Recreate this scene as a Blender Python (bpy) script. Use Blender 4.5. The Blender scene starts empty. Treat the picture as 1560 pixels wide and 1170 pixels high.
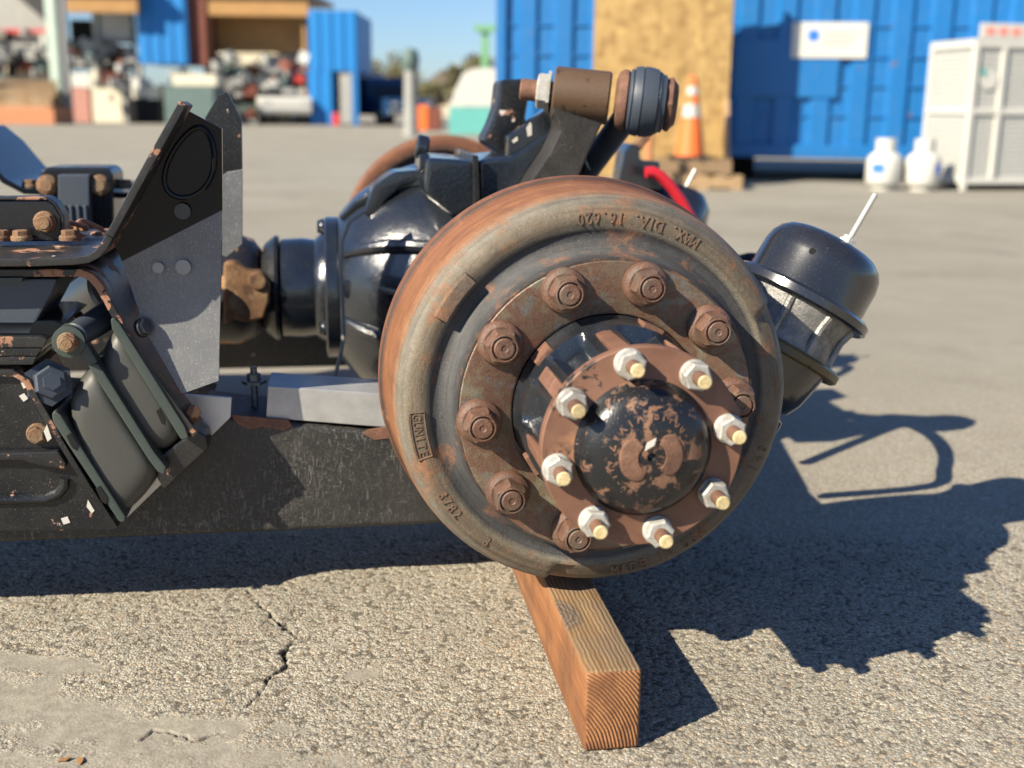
import bpy, bmesh, math, random
import numpy as np
from mathutils import Matrix, Vector
random.seed(4); RNG = np.random.default_rng(7)
scene = bpy.context.scene
COL = scene.collection
rad = math.radians

# ------------------------------------------------------------------ camera, sky, sun
F = 1750.0; PIT = rad(13.5); ROLL = .0127; YAW = rad(9.0); EYE = .665
fw = np.array([0, math.cos(PIT), -math.sin(PIT)]); _r = np.array([1., 0, 0]); _u = np.array([0, math.sin(PIT), math.cos(PIT)])
RV = _r * math.cos(ROLL) + _u * math.sin(ROLL); UV = _u * math.cos(ROLL) - _r * math.sin(ROLL)
CAM = np.array([0, 0, EYE])
cd = bpy.data.cameras.new('camera'); cam = bpy.data.objects.new('camera', cd); COL.objects.link(cam)
cd.sensor_width = 36; cd.lens = F / 1560 * 36; cd.clip_start = .02; cd.clip_end = 3000
cam.matrix_world = Matrix([[RV[0], UV[0], -fw[0], CAM[0]], [RV[1], UV[1], -fw[1], CAM[1]], [RV[2], UV[2], -fw[2], CAM[2]], [0, 0, 0, 1]])
cd.dof.use_dof = True; cd.dof.focus_distance = 1.36; cd.dof.aperture_fstop = 3.6
scene.camera = cam
LIGHT = Vector((1.111, .90, -1.0)).normalized()          # direction the sunlight travels
SUN_EL = math.asin(-LIGHT.z); SUN_AZ = math.atan2(-LIGHT.x, -LIGHT.y)
w = bpy.data.worlds.new('World'); scene.world = w; w.use_nodes = True
nt = w.node_tree; sky = nt.nodes.new('ShaderNodeTexSky'); sky.sky_type = 'NISHITA'; sky.sun_disc = False
sky.sun_elevation = SUN_EL; sky.sun_rotation = SUN_AZ; sky.air_density = 1.0; sky.dust_density = .35; sky.ozone_density = 4.0
bg = nt.nodes['Background']; bg.inputs['Strength'].default_value = .064
wb_ = nt.nodes.new('ShaderNodeMix'); wb_.data_type = 'RGBA'; wb_.blend_type = 'MULTIPLY'; wb_.inputs[0].default_value = 1; wb_.inputs[7].default_value = (.76, .875, 1.08, 1)   # white balance of the whole sky
nt.links.new(sky.outputs[0], wb_.inputs[6]); nt.links.new(wb_.outputs[2], bg.inputs['Color'])
sd = bpy.data.lights.new('sun', 'SUN'); sd.energy = 5.0; sd.angle = rad(.5); sd.color = (1, .90, .72)
sun = bpy.data.objects.new('sun', sd); COL.objects.link(sun); sun.rotation_euler = LIGHT.to_track_quat('-Z', 'Y').to_euler(); sun.location = (-5, -5, 6)
vs = scene.view_settings; vs.view_transform = 'Standard'; vs.look = 'None'; vs.gamma = 1; vs.exposure = 1.08; vs.use_curve_mapping = False

# ------------------------------------------------------------------ pixel -> place helpers (1560x1170 photograph)
def ray(x, y): return fw + RV * ((x - 780) / F) + UV * (-(y - 585) / F)
_C = CAM + ray(937, 636) * 1.245; ZC = float(_C[2])
ORG = np.array([_C[0], _C[1], 0.0])
LX = np.array([math.cos(YAW), math.sin(YAW), 0]); LY = np.array([-math.sin(YAW), math.cos(YAW), 0])
ML = Matrix.Translation(Vector(ORG)) @ Matrix.Rotation(YAW, 4, 'Z')       # axle frame: x right, y along axle away, z up
MI = Matrix.Identity(4)
def pl(x, y, yl):                                    # pixel -> axle frame (x,z) on the plane y = yl
    d = ray(x, y); t = (yl - (CAM - ORG) @ LY) / (d @ LY); p = CAM + d * t - ORG
    return (float(p @ LX), float(p[2]))
def p3(x, y, yl): a = pl(x, y, yl); return (a[0], yl, a[1])
def poly(pts, yl): return [pl(x, y, yl) for x, y in pts]
def gr(x, y, z=0.0): d = ray(x, y); return CAM + d * ((z - EYE) / d[2])
def pw(x, y, Y): d = ray(x, y); p = CAM + d * (Y / d[1]); return (float(p[0]), float(p[2]))   # on world plane y = Y

# ------------------------------------------------------------------ object bookkeeping
W = {}
def attach(o, parent, Mw):
    W[o.name] = Mw.copy()
    if parent is not None:
        o.parent = parent; o.matrix_parent_inverse = W[parent.name].inverted()
    o.matrix_basis = Mw
def tag(o, label=None, cat=None, group=None, kind=None):
    for k, v in (('label', label), ('category', cat), ('group', group), ('kind', kind)):
        if v: o[k] = v
    return o
def thing(name, label, cat, loc, group=None):
    o = bpy.data.objects.new(name, None); COL.objects.link(o); o.empty_display_size = .05
    attach(o, None, Matrix.Translation(Vector(loc))); return tag(o, label, cat, group)
def inst(name, me, Mw, parent):
    o = bpy.data.objects.new(name, me); COL.objects.link(o); attach(o, parent, Mw); return o
def LW(x, y, z): return ML @ Vector((x, y, z))

class MB:
    def __init__(s): s.v = []; s.f = []; s.mi = []; s.cols = None; s.cur = 0
    def add(s, vs, fs):
        b = len(s.v); s.v += [tuple(map(float, q)) for q in vs]
        for f in fs: s.f.append(tuple(b + i for i in f)); s.mi.append(s.cur)
        return s
    def box(s, x0, x1, y0, y1, z0, z1, M=None):
        q = [Vector((x, y, z)) for z in (z0, z1) for y in (y0, y1) for x in (x0, x1)]
        if M is not None: q = [M @ a for a in q]
        return s.add(q, [(0, 2, 3, 1), (4, 5, 7, 6), (0, 1, 5, 4), (2, 6, 7, 3), (0, 4, 6, 2), (1, 3, 7, 5)])
    def prism(s, pts, y0, y1):                       # polygon of (x,z), extruded along y
        n = len(pts)
        vs = [(x, y0, z) for x, z in pts] + [(x, y1, z) for x, z in pts]
        return s.add(vs, [tuple(range(n)), tuple(range(2 * n - 1, n - 1, -1))] + [(i, (i + 1) % n, n + (i + 1) % n, n + i) for i in range(n)])
    def strip(s, pts, th, y0, y1):                   # bent plate seen edge on: polyline thickened by th (to its left side)
        P = [Vector((a, b)) for a, b in pts]; n = len(P); off = []
        for i in range(n):
            d = (P[min(i + 1, n - 1)] - P[max(i - 1, 0)]).normalized(); off.append(P[i] + Vector((-d.y, d.x)) * th)
        vs = []
        for y in (y0, y1):
            vs += [(p.x, y, p.y) for p in P] + [(p.x, y, p.y) for p in off]
        fs = []
        for i in range(n - 1):
            a, b, c, d = i, i + 1, n + i + 1, n + i
            fs += [(a, b, c, d), (2 * n + d, 2 * n + c, 2 * n + b, 2 * n + a), (a, 2 * n + a, 2 * n + b, b), (d, c, 2 * n + c, 2 * n + d)]
        fs += [(0, n, 3 * n, 2 * n), (n - 1, 3 * n - 1, 4 * n - 1, 2 * n - 1)]
        return s.add(vs, fs)
    def lathe(s, prof, o, ax, seg=48, fn=None, a0=0):
        o = Vector(o); ax = Vector(ax).normalized()
        e1 = Vector((0, 0, 1)) if abs(ax.z) < .9 else Vector((1, 0, 0))
        e1 = (e1 - ax * e1.dot(ax)).normalized(); e2 = ax.cross(e1)
        rings = []; vs = []; fs = []
        for k, (t, r) in enumerate(prof):
            if r < 1e-6: rings.append([len(vs)]); vs.append(o + ax * t)
            else:
                rings.append(list(range(len(vs), len(vs) + seg)))
                for i in range(seg):
                    a = a0 + 2 * math.pi * i / seg; tt, rr = (t, r) if fn is None else fn(k, a, t, r)
                    vs.append(o + ax * tt + (e1 * math.cos(a) + e2 * math.sin(a)) * rr)
        for A, B in zip(rings, rings[1:]):
            if len(A) == 1 and len(B) == 1: continue
            for i in range(seg):
                j = (i + 1) % seg
                if len(A) == 1: fs.append((A[0], B[j], B[i]))
                elif len(B) == 1: fs.append((A[i], A[j], B[0]))
                else: fs.append((A[i], A[j], B[j], B[i]))
        return s.add(vs, fs)
    def cyl(s, a, b, r, r2=None, seg=24, ch=0.0):
        a = Vector(a); b = Vector(b); L = (b - a).length; r2 = r if r2 is None else r2
        pr = [(0, 0), (0, r - ch), (ch, r), (L - ch, r2), (L, r2 - ch), (L, 0)] if ch else [(0, 0), (0, r), (L, r2), (L, 0)]
        return s.lathe(pr, a, b - a, seg)
    def tube(s, path, r, seg=10, closed=False, rs=None):
        P = [Vector(p) for p in path]; n = len(P); vs = []; fs = []; e = None
        for i in range(n):
            d = (P[(i + 1) % n] - P[i - 1]) if closed else (P[min(i + 1, n - 1)] - P[max(i - 1, 0)])
            d.normalize()
            if e is None: e = Vector((.31, .2, .93)); 
            e = (e - d * e.dot(d)).normalized(); f = d.cross(e); rr = rs[i] if rs else r
            for k in range(seg):
                a = 2 * math.pi * k / seg; vs.append(P[i] + (e * math.cos(a) + f * math.sin(a)) * rr)
        for i in range(n if closed else n - 1):
            j = (i + 1) % n
            for k in range(seg):
                l = (k + 1) % seg; fs.append((i * seg + k, i * seg + l, j * seg + l, j * seg + k))
        if not closed: fs += [tuple(range(seg))[::-1], tuple(range((n - 1) * seg, n * seg))]
        return s.add(vs, fs)
    def mesh(s, name, mats, bevel=0, bseg=2, smooth=35, center=True, tri=False):
        me = bpy.data.meshes.new(name); c = Vector((0, 0, 0))
        if center:
            A = np.array(s.v); c = Vector((A.min(0) + A.max(0)) / 2)
        me.from_pydata([Vector(q) - c for q in s.v], [], s.f)
        for m in (mats if isinstance(mats, (list, tuple)) else [mats]): me.materials.append(m)
        if len(me.materials) > 1: me.polygons.foreach_set('material_index', s.mi)
        bm = bmesh.new(); bm.from_mesh(me); bmesh.ops.recalc_face_normals(bm, faces=bm.faces)
        if bevel:
            es = [e for e in bm.edges if len(e.link_faces) == 2 and e.calc_face_angle(0) > rad(28)]
            bmesh.ops.bevel(bm, geom=es, offset=bevel, offset_type='OFFSET', segments=bseg, profile=.5, affect='EDGES', clamp_overlap=True)
        bm.to_mesh(me); bm.free(); me.shade_smooth(); me.set_sharp_from_angle(angle=rad(smooth))
        return me, c
    def build(s, name, mats, parent=None, M=ML, **k):
        me, c = s.mesh(name, mats, **k)
        o = inst(name, me, M @ Matrix.Translation(c), parent)
        if k.get('bevel'): q = o.modifiers.new('normals', 'WEIGHTED_NORMAL'); q.keep_sharp = True
        return o

# ------------------------------------------------------------------ materials
class G:
    def __init__(s, name):
        s.m = bpy.data.materials.new(name); s.m.use_nodes = True; s.t = s.m.node_tree; s.b = s.t.nodes['Principled BSDF']
        g = s.t.nodes.new('ShaderNodeNewGeometry'); s.pos = g.outputs['Position']; s.nrm = g.outputs['Normal']
        s.obj = s.t.nodes.new('ShaderNodeTexCoord').outputs['Object']
    def n(s, typ, **k):
        a = s.t.nodes.new(typ)
        for q, v in k.items(): setattr(a, q, v)
        return a
    def put(s, sock, v):
        if hasattr(v, 'node') or isinstance(v, bpy.types.NodeSocket): s.t.links.new(v, sock)
        elif isinstance(v, (tuple, list)) and len(v) == 3 and sock.type == 'RGBA': sock.default_value = (*v, 1)
        else: sock.default_value = v
    def set(s, **k):
        for q, v in k.items(): s.put(s.b.inputs[q.replace('_', ' ')], v)
        return s
    def noise(s, sc, det=4, rough=.55, vec=None, dist=0.0, color=False):
        a = s.n('ShaderNodeTexNoise'); s.put(a.inputs['Vector'], s.pos if vec is None else vec)
        a.inputs['Scale'].default_value = sc; a.inputs['Detail'].default_value = det; a.inputs['Roughness'].default_value = rough; a.inputs['Distortion'].default_value = dist
        return a.outputs['Color' if color else 'Fac']
    def vor(s, sc, feat='F1', vec=None, out='Distance', rnd=1.0):
        a = s.n('ShaderNodeTexVoronoi', feature=feat); s.put(a.inputs['Vector'], s.pos if vec is None else vec); a.inputs['Scale'].default_value = sc; a.inputs['Randomness'].default_value = rnd
        return a.outputs[out]
    def ramp(s, f, st, interp='LINEAR'):
        a = s.n('ShaderNodeValToRGB'); s.put(a.inputs[0], f); e = a.color_ramp; e.interpolation = interp
        while len(e.elements) < len(st): e.elements.new(.5)
        for q, (p, c) in zip(e.elements, st):
            q.position = p; q.color = (*c, 1) if isinstance(c, (tuple, list)) else (c, c, c, 1)
        return a.outputs[0]
    def mix(s, f, a, b, mode='MIX'):
        m = s.n('ShaderNodeMix', data_type='RGBA', blend_type=mode); s.put(m.inputs[0], f); s.put(m.inputs[6], a); s.put(m.inputs[7], b); return m.outputs[2]
    def math(s, op, a, b=0.0, clamp=False):
        m = s.n('ShaderNodeMath', operation=op, use_clamp=clamp); s.put(m.inputs[0], a); s.put(m.inputs[1], b); return m.outputs[0]
    def map(s, vec, scale=(1, 1, 1), rot=(0, 0, 0), loc=(0, 0, 0)):
        m = s.n('ShaderNodeMapping'); s.put(m.inputs[0], vec); m.inputs['Scale'].default_value = scale; m.inputs['Rotation'].default_value = rot; m.inputs['Location'].default_value = loc
        return m.outputs[0]
    def xyz(s, vec): a = s.n('ShaderNodeSeparateXYZ'); s.put(a.inputs[0], vec); return a.outputs
    def attr(s, name): return s.n('ShaderNodeAttribute', attribute_name=name)
    def bump(s, h, st=.5, dist=.001, prev=None):
        a = s.n('ShaderNodeBump'); s.put(a.inputs['Height'], h); a.inputs['Strength'].default_value = st; a.inputs['Distance'].default_value = dist
        if prev is not None: s.put(a.inputs['Normal'], prev)
        s.put(s.b.inputs['Normal'], a.outputs[0]); return a.outputs[0]

def paint(name, base, rough=.25, chip=.0, chipcol=(.27, .13, .08), dust=.25, dustcol=(.17, .155, .13), scr=0.0, coat=0.0, csc=22, bumpy=.25, spec=.5, lump=0.0):
    g = G(name)
    d = g.ramp(g.noise(9, 6, .7), [(.38, 0.), (.72, 1.)]); fine = g.noise(420, 3, .7)
    spk = g.ramp(fine, [(.6, 0.), (.72, 1.)])
    dm = g.math('MULTIPLY', g.math('ADD', g.math('MULTIPLY', d, .22), g.math('MULTIPLY', spk, .9)), dust, True)
    c = g.mix(dm, base, dustcol)
    r = g.ramp(dm, [(0., rough), (.6, min(1, rough + .4))])
    if scr:
        v = g.map(g.pos, (210, 210, 42), (.0, .45, .0)); sc = g.math('MAXIMUM', g.ramp(g.noise(1.0, 5, .75, v, 1.6), [(.54, 0.), (.74, .8)]), g.ramp(g.noise(1.0, 5, .75, g.map(g.pos, (60, 60, 200), (0, -.5, .0)), 1.8), [(.57, 0.), (.75, .7)])); sc = g.math('MAXIMUM', sc, g.ramp(g.noise(260, 4, .8), [(.6, 0.), (.72, .7)]))
        lo = g.ramp(g.noise(6, 4), [(.32, 0.), (.58, 1.)])
        f = g.math('MULTIPLY', g.math('MULTIPLY', sc, lo), scr, True); c = g.mix(f, c, (.34, .33, .29)); r = g.mix(f, r, (.7, .7, .7))
    h = fine if not lump else g.math('ADD', fine, g.math('MULTIPLY', g.math('ADD', g.noise(150, 3), g.noise(55, 2)), lump))
    if chip:
        k = g.noise(csc, 7, .68, dist=.3); th = .5 + (1 - chip) * .22
        m = g.ramp(k, [(th, 0.), (th + .012, 1.)]); cc = g.mix(g.ramp(g.noise(60, 3), [(.62, 0.), (.68, 1.)]), chipcol, (.55, .5, .45))
        c = g.mix(m, c, cc); r = g.mix(m, r, (.8, .8, .8)); h = g.math('SUBTRACT', h, g.math('MULTIPLY', m, 2.))
    g.set(Base_Color=c, Roughness=r, Coat_Weight=coat, Specular_IOR_Level=spec); g.b.inputs['Coat Roughness'].default_value = .08
    g.bump(h, bumpy, .0006); return g.m
def rusty(name, a, b, c3=None, rough=.8, sc=30, metal=0.0, bs=.6, fine=500):
    g = G(name); k = g.noise(sc, 7, .68); col = g.ramp(k, [(.3, a), (.68, b)])
    if c3: col = g.mix(g.ramp(g.noise(sc * .45, 6, .7), [(.5, 0.), (.62, 1.)]), col, c3)
    f = g.noise(fine, 3, .7); col = g.mix(g.ramp(f, [(.35, .5), (.7, 0.)]), col, tuple(q * .45 for q in a))
    rnd = g.n('ShaderNodeObjectInfo').outputs['Random']; col = g.mix(g.ramp(rnd, [(0., .55), (.7, 0.)]), col, g.mix(1.0, col, (.50, .47, .46), 'MULTIPLY'))
    g.set(Base_Color=col, Roughness=rough, Metallic=metal); g.bump(g.math('ADD', f, g.noise(sc * 5, 4)), bs, .0009); return g.m
def plain(name, c, rough=.6, metal=0.0, var=.25, sc=6, bs=.15):
    g = G(name); k = g.noise(sc, 5, .6); f = g.noise(sc * 40, 2)
    col = g.mix(g.ramp(k, [(.3, var), (.7, 0.)]), c, tuple(q * .45 for q in c)); g.set(Base_Color=col, Roughness=rough, Metallic=metal); g.bump(f, bs, .001); return g.m

M = {}
M['black'] = paint('black_paint', (.010, .011, .014), .2, dust=.16)
M['blackchip'] = paint('chipped_black_paint', (.008, .009, .011), .22, chip=.36, dust=.5, csc=30, lump=.5, bumpy=.4)
M['gusset'] = paint('gusset_paint', (.006, .008, .012), .13, chip=.12, spec=.25, dust=.05, csc=24, bumpy=.1)
M['edge'] = paint('worn_plate_paint', (.012, .012, .013), .35, chip=.74, dust=.5, csc=19, chipcol=(.3, .15, .09))
M['cast'] = paint('glossy_cast_paint', (.008, .011, .016), .16, chip=.05, dust=.3, bumpy=.6, csc=40, coat=.6, spec=.7, lump=1.3)
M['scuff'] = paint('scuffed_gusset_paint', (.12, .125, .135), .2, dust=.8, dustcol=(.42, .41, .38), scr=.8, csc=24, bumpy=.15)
M['beam'] = paint('scratched_beam_paint', (.018, .018, .018), .45, chip=.12, dust=.34, scr=1.0, csc=12)
M['chamber'] = paint('chamber_enamel', (.012, .013, .016), .24, dust=.22, bumpy=.1, spec=.8, coat=.4)
M['rubberblk'] = paint('weathered_rubber', (.040, .052, .072), .45, dust=.35, bumpy=.3)
M['yoke'] = paint('worn_yoke_paint', (.012, .012, .016), .35, chip=.75, dust=.3, csc=17, chipcol=(.42, .22, .10))
M['yokeear_'] = paint('rusty_ear_paint', (.26, .125, .055), .7, chip=.5, dust=.5, csc=24, bumpy=1.0, chipcol=(.02, .018, .02))
M['brownpaint'] = paint('rust_stained_paint', (.085, .048, .025), .42, dust=.4, chip=.55, csc=45, chipcol=(.018, .016, .015), lump=.8)
M['armpaint'] = paint('dusty_arm_paint', (.020, .017, .014), .4, dust=.8, chip=.25, csc=70, chipcol=(.09, .06, .035), lump=1.0, bumpy=.5)
M['rust'] = rusty('rust', (.12, .055, .035), (.27, .135, .085), sc=60)
M['nutrust'] = rusty('nut_rust', (.085, .042, .028), (.215, .11, .07), (.15, .105, .075), sc=70, rough=.55)
M['orangerust'] = rusty('orange_rust', (.12, .06, .032), (.36, .20, .10), (.30, .21, .12), sc=75, bs=.9)
M['yokeear'] = rusty('ear_rust', (.075, .035, .016), (.33, .17, .075), (.40, .26, .13), sc=38, bs=1.0)
M['zinc'] = rusty('white_zinc', (.33, .32, .29), (.62, .61, .57), (.42, .38, .30), sc=90, rough=.5, metal=.15, bs=.3)
M['studtip'] = rusty('stud_tip', (.5, .38, .17), (.86, .72, .42), sc=160, rough=.5)
M['studrust'] = rusty('stud_rust', (.12, .06, .038), (.25, .13, .08), sc=90)
M['rubber'] = paint('grey_rubber', (.05, .051, .046), .48, dust=.5, dustcol=(.12, .118, .1), bumpy=.15)
M['teal'] = paint('grey_green_plate', (.036, .05, .045), .45, dust=.5, dustcol=(.15, .145, .11), bumpy=.3)
M['steel'] = plain('galvanised_steel', (.46, .46, .455), .35, .4, .4, 40)
M['alum'] = rusty('cast_aluminium', (.15, .15, .145), (.42, .41, .39), sc=70, rough=.45, metal=.55, bs=.8)
M['silver'] = plain('silver_paint', (.62, .62, .6), .38, .4, .2, 30)
M['olive'] = paint('stained_ring_paint', (.09, .065, .022), .35, dust=.4, chip=.5, csc=18, chipcol=(.018, .018, .016))
M['red'] = plain('red_hose', (.55, .018, .03), .35)
M['whitecap'] = plain('white_cap', (.55, .53, .48), .5)
M['wire'] = plain('grey_wire', (.25, .24, .22), .5)
M['chain'] = rusty('chain_rust', (.2, .10, .06), (.45, .26, .16), sc=80)
M['whiterod'] = plain('dull_zinc_rod', (.5, .49, .44), .4, .3)

# brake drum: casting colours come from a colour attribute laid along the profile
g = G('drum_casting'); at = g.attr('tint').outputs['Color']
sw = g.noise(26, 6, .66); rc = g.ramp(g.noise(70, 5, .7), [(.3, (.16, .062, .03)), (.7, (.40, .18, .085))])
base = g.mix(g.ramp(g.noise(38, 6, .7), [(.3, .55), (.62, 0.)]), at, g.mix(1.0, at, (.42, .42, .44), 'MULTIPLY'))
ob = g.xyz(g.obj); rr_ = g.math('SQRT', g.math('ADD', g.math('MULTIPLY', ob[0], ob[0]), g.math('MULTIPLY', ob[2], ob[2]))); cmb = g.n('ShaderNodeCombineXYZ'); g.put(cmb.inputs[0], rr_); g.put(cmb.inputs[1], ob[1]); g.put(cmb.inputs[2], g.math('MULTIPLY', g.math('ARCTAN2', ob[0], ob[2]), .006))
rings = g.noise(190, 4, .7, cmb.outputs[0]); base = g.mix(g.ramp(rings, [(.34, .6), (.55, 0.)]), base, g.mix(1.0, base, (.45, .42, .42), 'MULTIPLY'))
base = g.mix(g.ramp(sw, [(.54, 0.), (.66, .65)]), base, rc)
fn_ = g.noise(650, 3, .75); base = g.mix(g.ramp(fn_, [(.33, .45), (.6, 0.)]), base, (.03, .025, .02)); base = g.mix(g.ramp(fn_, [(.66, 0.), (.8, .45)]), base, (.5, .42, .3))
g.set(Base_Color=base, Roughness=g.ramp(sw, [(.4, .5), (.6, .75)]), Metallic=.12); g.bump(g.math('ADD', fn_, g.noise(160, 4)), .75, .0011); M['drum'] = g.m
# drum disc: brown patina, grey and yellowish stains
g = G('disc_patina'); k = g.noise(22, 7, .7, dist=.4)
c = g.ramp(k, [(.28, (.055, .045, .038)), (.42, (.17, .125, .085)), (.52, (.16, .082, .055)), (.62, (.20, .165, .11)), (.72, (.24, .22, .17))])
c = g.mix(g.ramp(g.noise(55, 5), [(.55, 0.), (.7, .8)]), c, (.16, .17, .165)); f = g.noise(600, 3, .7)
c = g.mix(g.ramp(f, [(.66, 0.), (.78, .7)]), c, (.46, .38, .22)); c = g.mix(g.ramp(f, [(.3, .6), (.45, 0.)]), c, (.03, .025, .02))
g.set(Base_Color=c, Roughness=.42, Metallic=.3); g.bump(g.math('ADD', f, g.noise(110, 5)), .6, .001); M['disc'] = g.m
# axle flange: red-brown primer with black flecks
g = G('flange_primer'); k = g.noise(70, 8, .72, dist=.6); reg = g.noise(13, 2)
m = g.math('MULTIPLY', g.ramp(k, [(.54, 0.), (.555, 1.)]), g.ramp(reg, [(.52, 0.), (.56, 1.)]))
c = g.ramp(g.noise(30, 5), [(.3, (.125, .058, .036)), (.7, (.195, .097, .06))]); c = g.mix(g.ramp(g.noise(16, 4), [(.55, 0.), (.7, .6)]), c, (.34, .17, .075))
g.set(Base_Color=g.mix(m, c, (.012, .01, .01)), Roughness=.6); g.bump(g.math('ADD', g.noise(500, 3), g.math('MULTIPLY', m, -1.)), .35, .0008); M['flange'] = g.m
# hub cap dome: black paint with islands of rust
g = G('cap_paint'); k = g.noise(52, 7, .68, dist=.5); ox = g.xyz(g.obj)
r2 = g.math('ADD', g.math('MULTIPLY', ox[0], ox[0]), g.math('MULTIPLY', ox[2], ox[2]))
near = g.ramp(g.math('SQRT', r2), [(.016, .06), (.030, .03), (.045, -.01), (.064, -.02)])
m = g.ramp(g.math('ADD', k, near), [(.555, 0.), (.595, 1.)]); spk = g.math('MULTIPLY', g.ramp(g.noise(330, 3, .7), [(.62, 0.), (.68, 1.)]), g.ramp(g.noise(25, 3), [(.42, 0.), (.55, 1.)]))
m = g.math('MAXIMUM', m, g.math('MULTIPLY', spk, .7)); g.set(Base_Color=g.mix(m, (.012, .013, .015), g.ramp(g.noise(90, 4), [(.3, (.125, .062, .036)), (.7, (.235, .125, .074))])), Roughness=g.mix(m, (.28,) * 3, (.75,) * 3))
g.bump(g.math('ADD', g.math('MULTIPLY', m, -1.5), g.noise(400, 2)), .4, .0007); M['cap'] = g.m
# timber: long faces and end grain in object space
g = G('cedar'); v = g.map(g.obj, (60, 4, 60)); gr_ = g.noise(1.0, 5, .6, v, .3); fn_ = g.noise(1.0, 2, .5, g.map(g.obj, (520, 12, 520)))
side = g.ramp(gr_, [(.3, (.15, .055, .019)), (.5, (.235, .095, .034)), (.7, (.30, .14, .056))]); nz = g.xyz(g.nrm)[2]
top = g.ramp(g.noise(1.0, 4, .6, g.map(g.obj, (70, 6, 70))), [(.3, (.17, .105, .05)), (.7, (.30, .20, .10))])
line = g.n('ShaderNodeTexWave', wave_type='BANDS', bands_direction='X'); g.put(line.inputs['Vector'], g.obj); line.inputs['Scale'].default_value = 62; line.inputs['Distortion'].default_value = 2.6; line.inputs['Detail'].default_value = 2
top = g.mix(g.math('MULTIPLY', line.outputs['Fac'], .45), top, (.10, .065, .035)); kn = g.map(g.obj, (30, 19, 1), (0, 0, .25), (.12, 3.35, 0))
kd = g.n('ShaderNodeVectorMath', operation='LENGTH'); kz = g.n('ShaderNodeVectorMath', operation='MULTIPLY'); g.put(kz.inputs[0], kn); kz.inputs[1].default_value = (1, 1, 0); g.put(kd.inputs[0], kz.outputs[0])
km = g.ramp(kd.outputs['Value'], [(.55, .9), (.95, 0.)]); kr = g.ramp(g.math('SINE', g.math('MULTIPLY', g.math('ADD', kd.outputs['Value'], g.math('MULTIPLY', g.noise(45, 3), .5)), 30.)), [(.2, (.075, .062, .05)), (.8, (.15, .13, .105))]); top = g.mix(km, top, kr)
side = g.mix(g.ramp(g.noise(14, 4, .6), [(.42, 0.), (.66, .65)]), side, (.085, .04, .018)); top = g.mix(g.ramp(g.noise(20, 4), [(.4, 0.), (.65, .5)]), top, (.15, .125, .095))
c = g.mix(g.ramp(nz, [(.45, 0.), (.75, 1.)]), side, top); c = g.mix(g.ramp(fn_, [(.35, .45), (.55, 0.)]), c, (.14, .055, .02))
g.set(Base_Color=c, Roughness=.75); g.bump(g.math('ADD', fn_, g.math('MULTIPLY', line.outputs['Fac'], .6)), .7, .0012); M['wood'] = g.m
g = G('cedar_end'); o2 = g.map(g.obj, (1, 0, 1), (0, 0, 0), (.085, 0, .055)); ln = g.n('ShaderNodeVectorMath', operation='LENGTH'); ds = g.n('ShaderNodeVectorMath', operation='ADD'); g.put(ds.inputs[0], o2)
nz_ = g.n('ShaderNodeVectorMath', operation='SCALE'); g.put(nz_.inputs[0], g.noise(30, 3, color=True)); nz_.inputs['Scale'].default_value = .004; g.put(ds.inputs[1], nz_.outputs[0]); g.put(ln.inputs[0], ds.outputs[0])
rg = g.math('SINE', g.math('MULTIPLY', ln.outputs['Value'], 1650.)); c = g.ramp(rg, [(.1, (.40, .19, .075)), (.75, (.17, .06, .02))])
c = g.mix(g.ramp(g.noise(28, 4), [(.42, 0.), (.62, .75)]), c, (.12, .045, .02)); g.set(Base_Color=c, Roughness=.85); g.bump(g.math('ADD', rg, g.noise(500, 3)), .7, .0012); M['woodend'] = g.m
# ground: exposed aggregate, blending to smooth worn asphalt away from the camera
g = G('worn_asphalt'); v1 = g.vor(300, out='Color'); vd = g.vor(300); v2 = g.vor(420); ck = g.xyz(v1)
st = g.ramp(ck[0], [(0., (.27, .245, .195)), (.5, (.38, .35, .28)), (1., (.52, .48, .395))]); st = g.mix(g.ramp(ck[1], [(.86, 0.), (.9, .6)]), st, (.42, .27, .14))
gap = g.ramp(vd, [(.45, 0.), (.68, .6)]); c = g.mix(gap, st, (.16, .14, .11)); c = g.mix(g.ramp(g.noise(420, 2, .6), [(.26, .75), (.38, 0.)]), c, (.05, .044, .035))
c = g.mix(g.ramp(g.noise(3, 5, .6), [(.3, .3), (.6, 0.)]), c, (.17, .15, .12))
hz = g.attr('relief').outputs['Fac']; sm = g.attr('smear').outputs['Fac']; cr = g.attr('crack').outputs['Fac']
c = g.mix(g.ramp(hz, [(.08, .7), (.30, 0.)]), c, (.075, .065, .05))
mud = g.ramp(g.noise(60, 5, .6), [(.3, (.20, .18, .145)), (.7, (.32, .295, .24))]); mud = g.mix(g.ramp(g.noise(500, 3, .7), [(.35, .5), (.5, 0.)]), mud, (.10, .09, .075)); c = g.mix(g.math('MULTIPLY', sm, .85), c, mud); c = g.mix(cr, c, (.018, .015, .012))
far = g.ramp(g.noise(.8, 6, .65, g.map(g.pos, (1, 1.25, 1))), [(.3, (.26, .235, .185)), (.7, (.36, .335, .275))]); far = g.mix(g.ramp(g.noise(260, 2, .6), [(.35, .35), (.65, 0.)]), far, (.13, .12, .10))
far = g.mix(g.ramp(g.noise(2.2, 4, .6), [(.56, 0.), (.68, .4)]), far, (.15, .135, .11))
fy = g.ramp(g.math('DIVIDE', g.xyz(g.pos)[1], 10.), [(.2, 0.), (.38, 1.)]); c = g.mix(fy, c, far)
g.set(Base_Color=c, Roughness=.9, Specular_IOR_Level=.3)
bh = g.math('MULTIPLY', g.math('ADD', g.math('SUBTRACT', 1.0, vd), g.math('MULTIPLY', g.noise(520, 3, .7), 1.2)), g.math('SUBTRACT', 1.0, g.math('MULTIPLY', sm, .85)))
g.bump(bh, .8, .0022); M['ground'] = g.m
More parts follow.
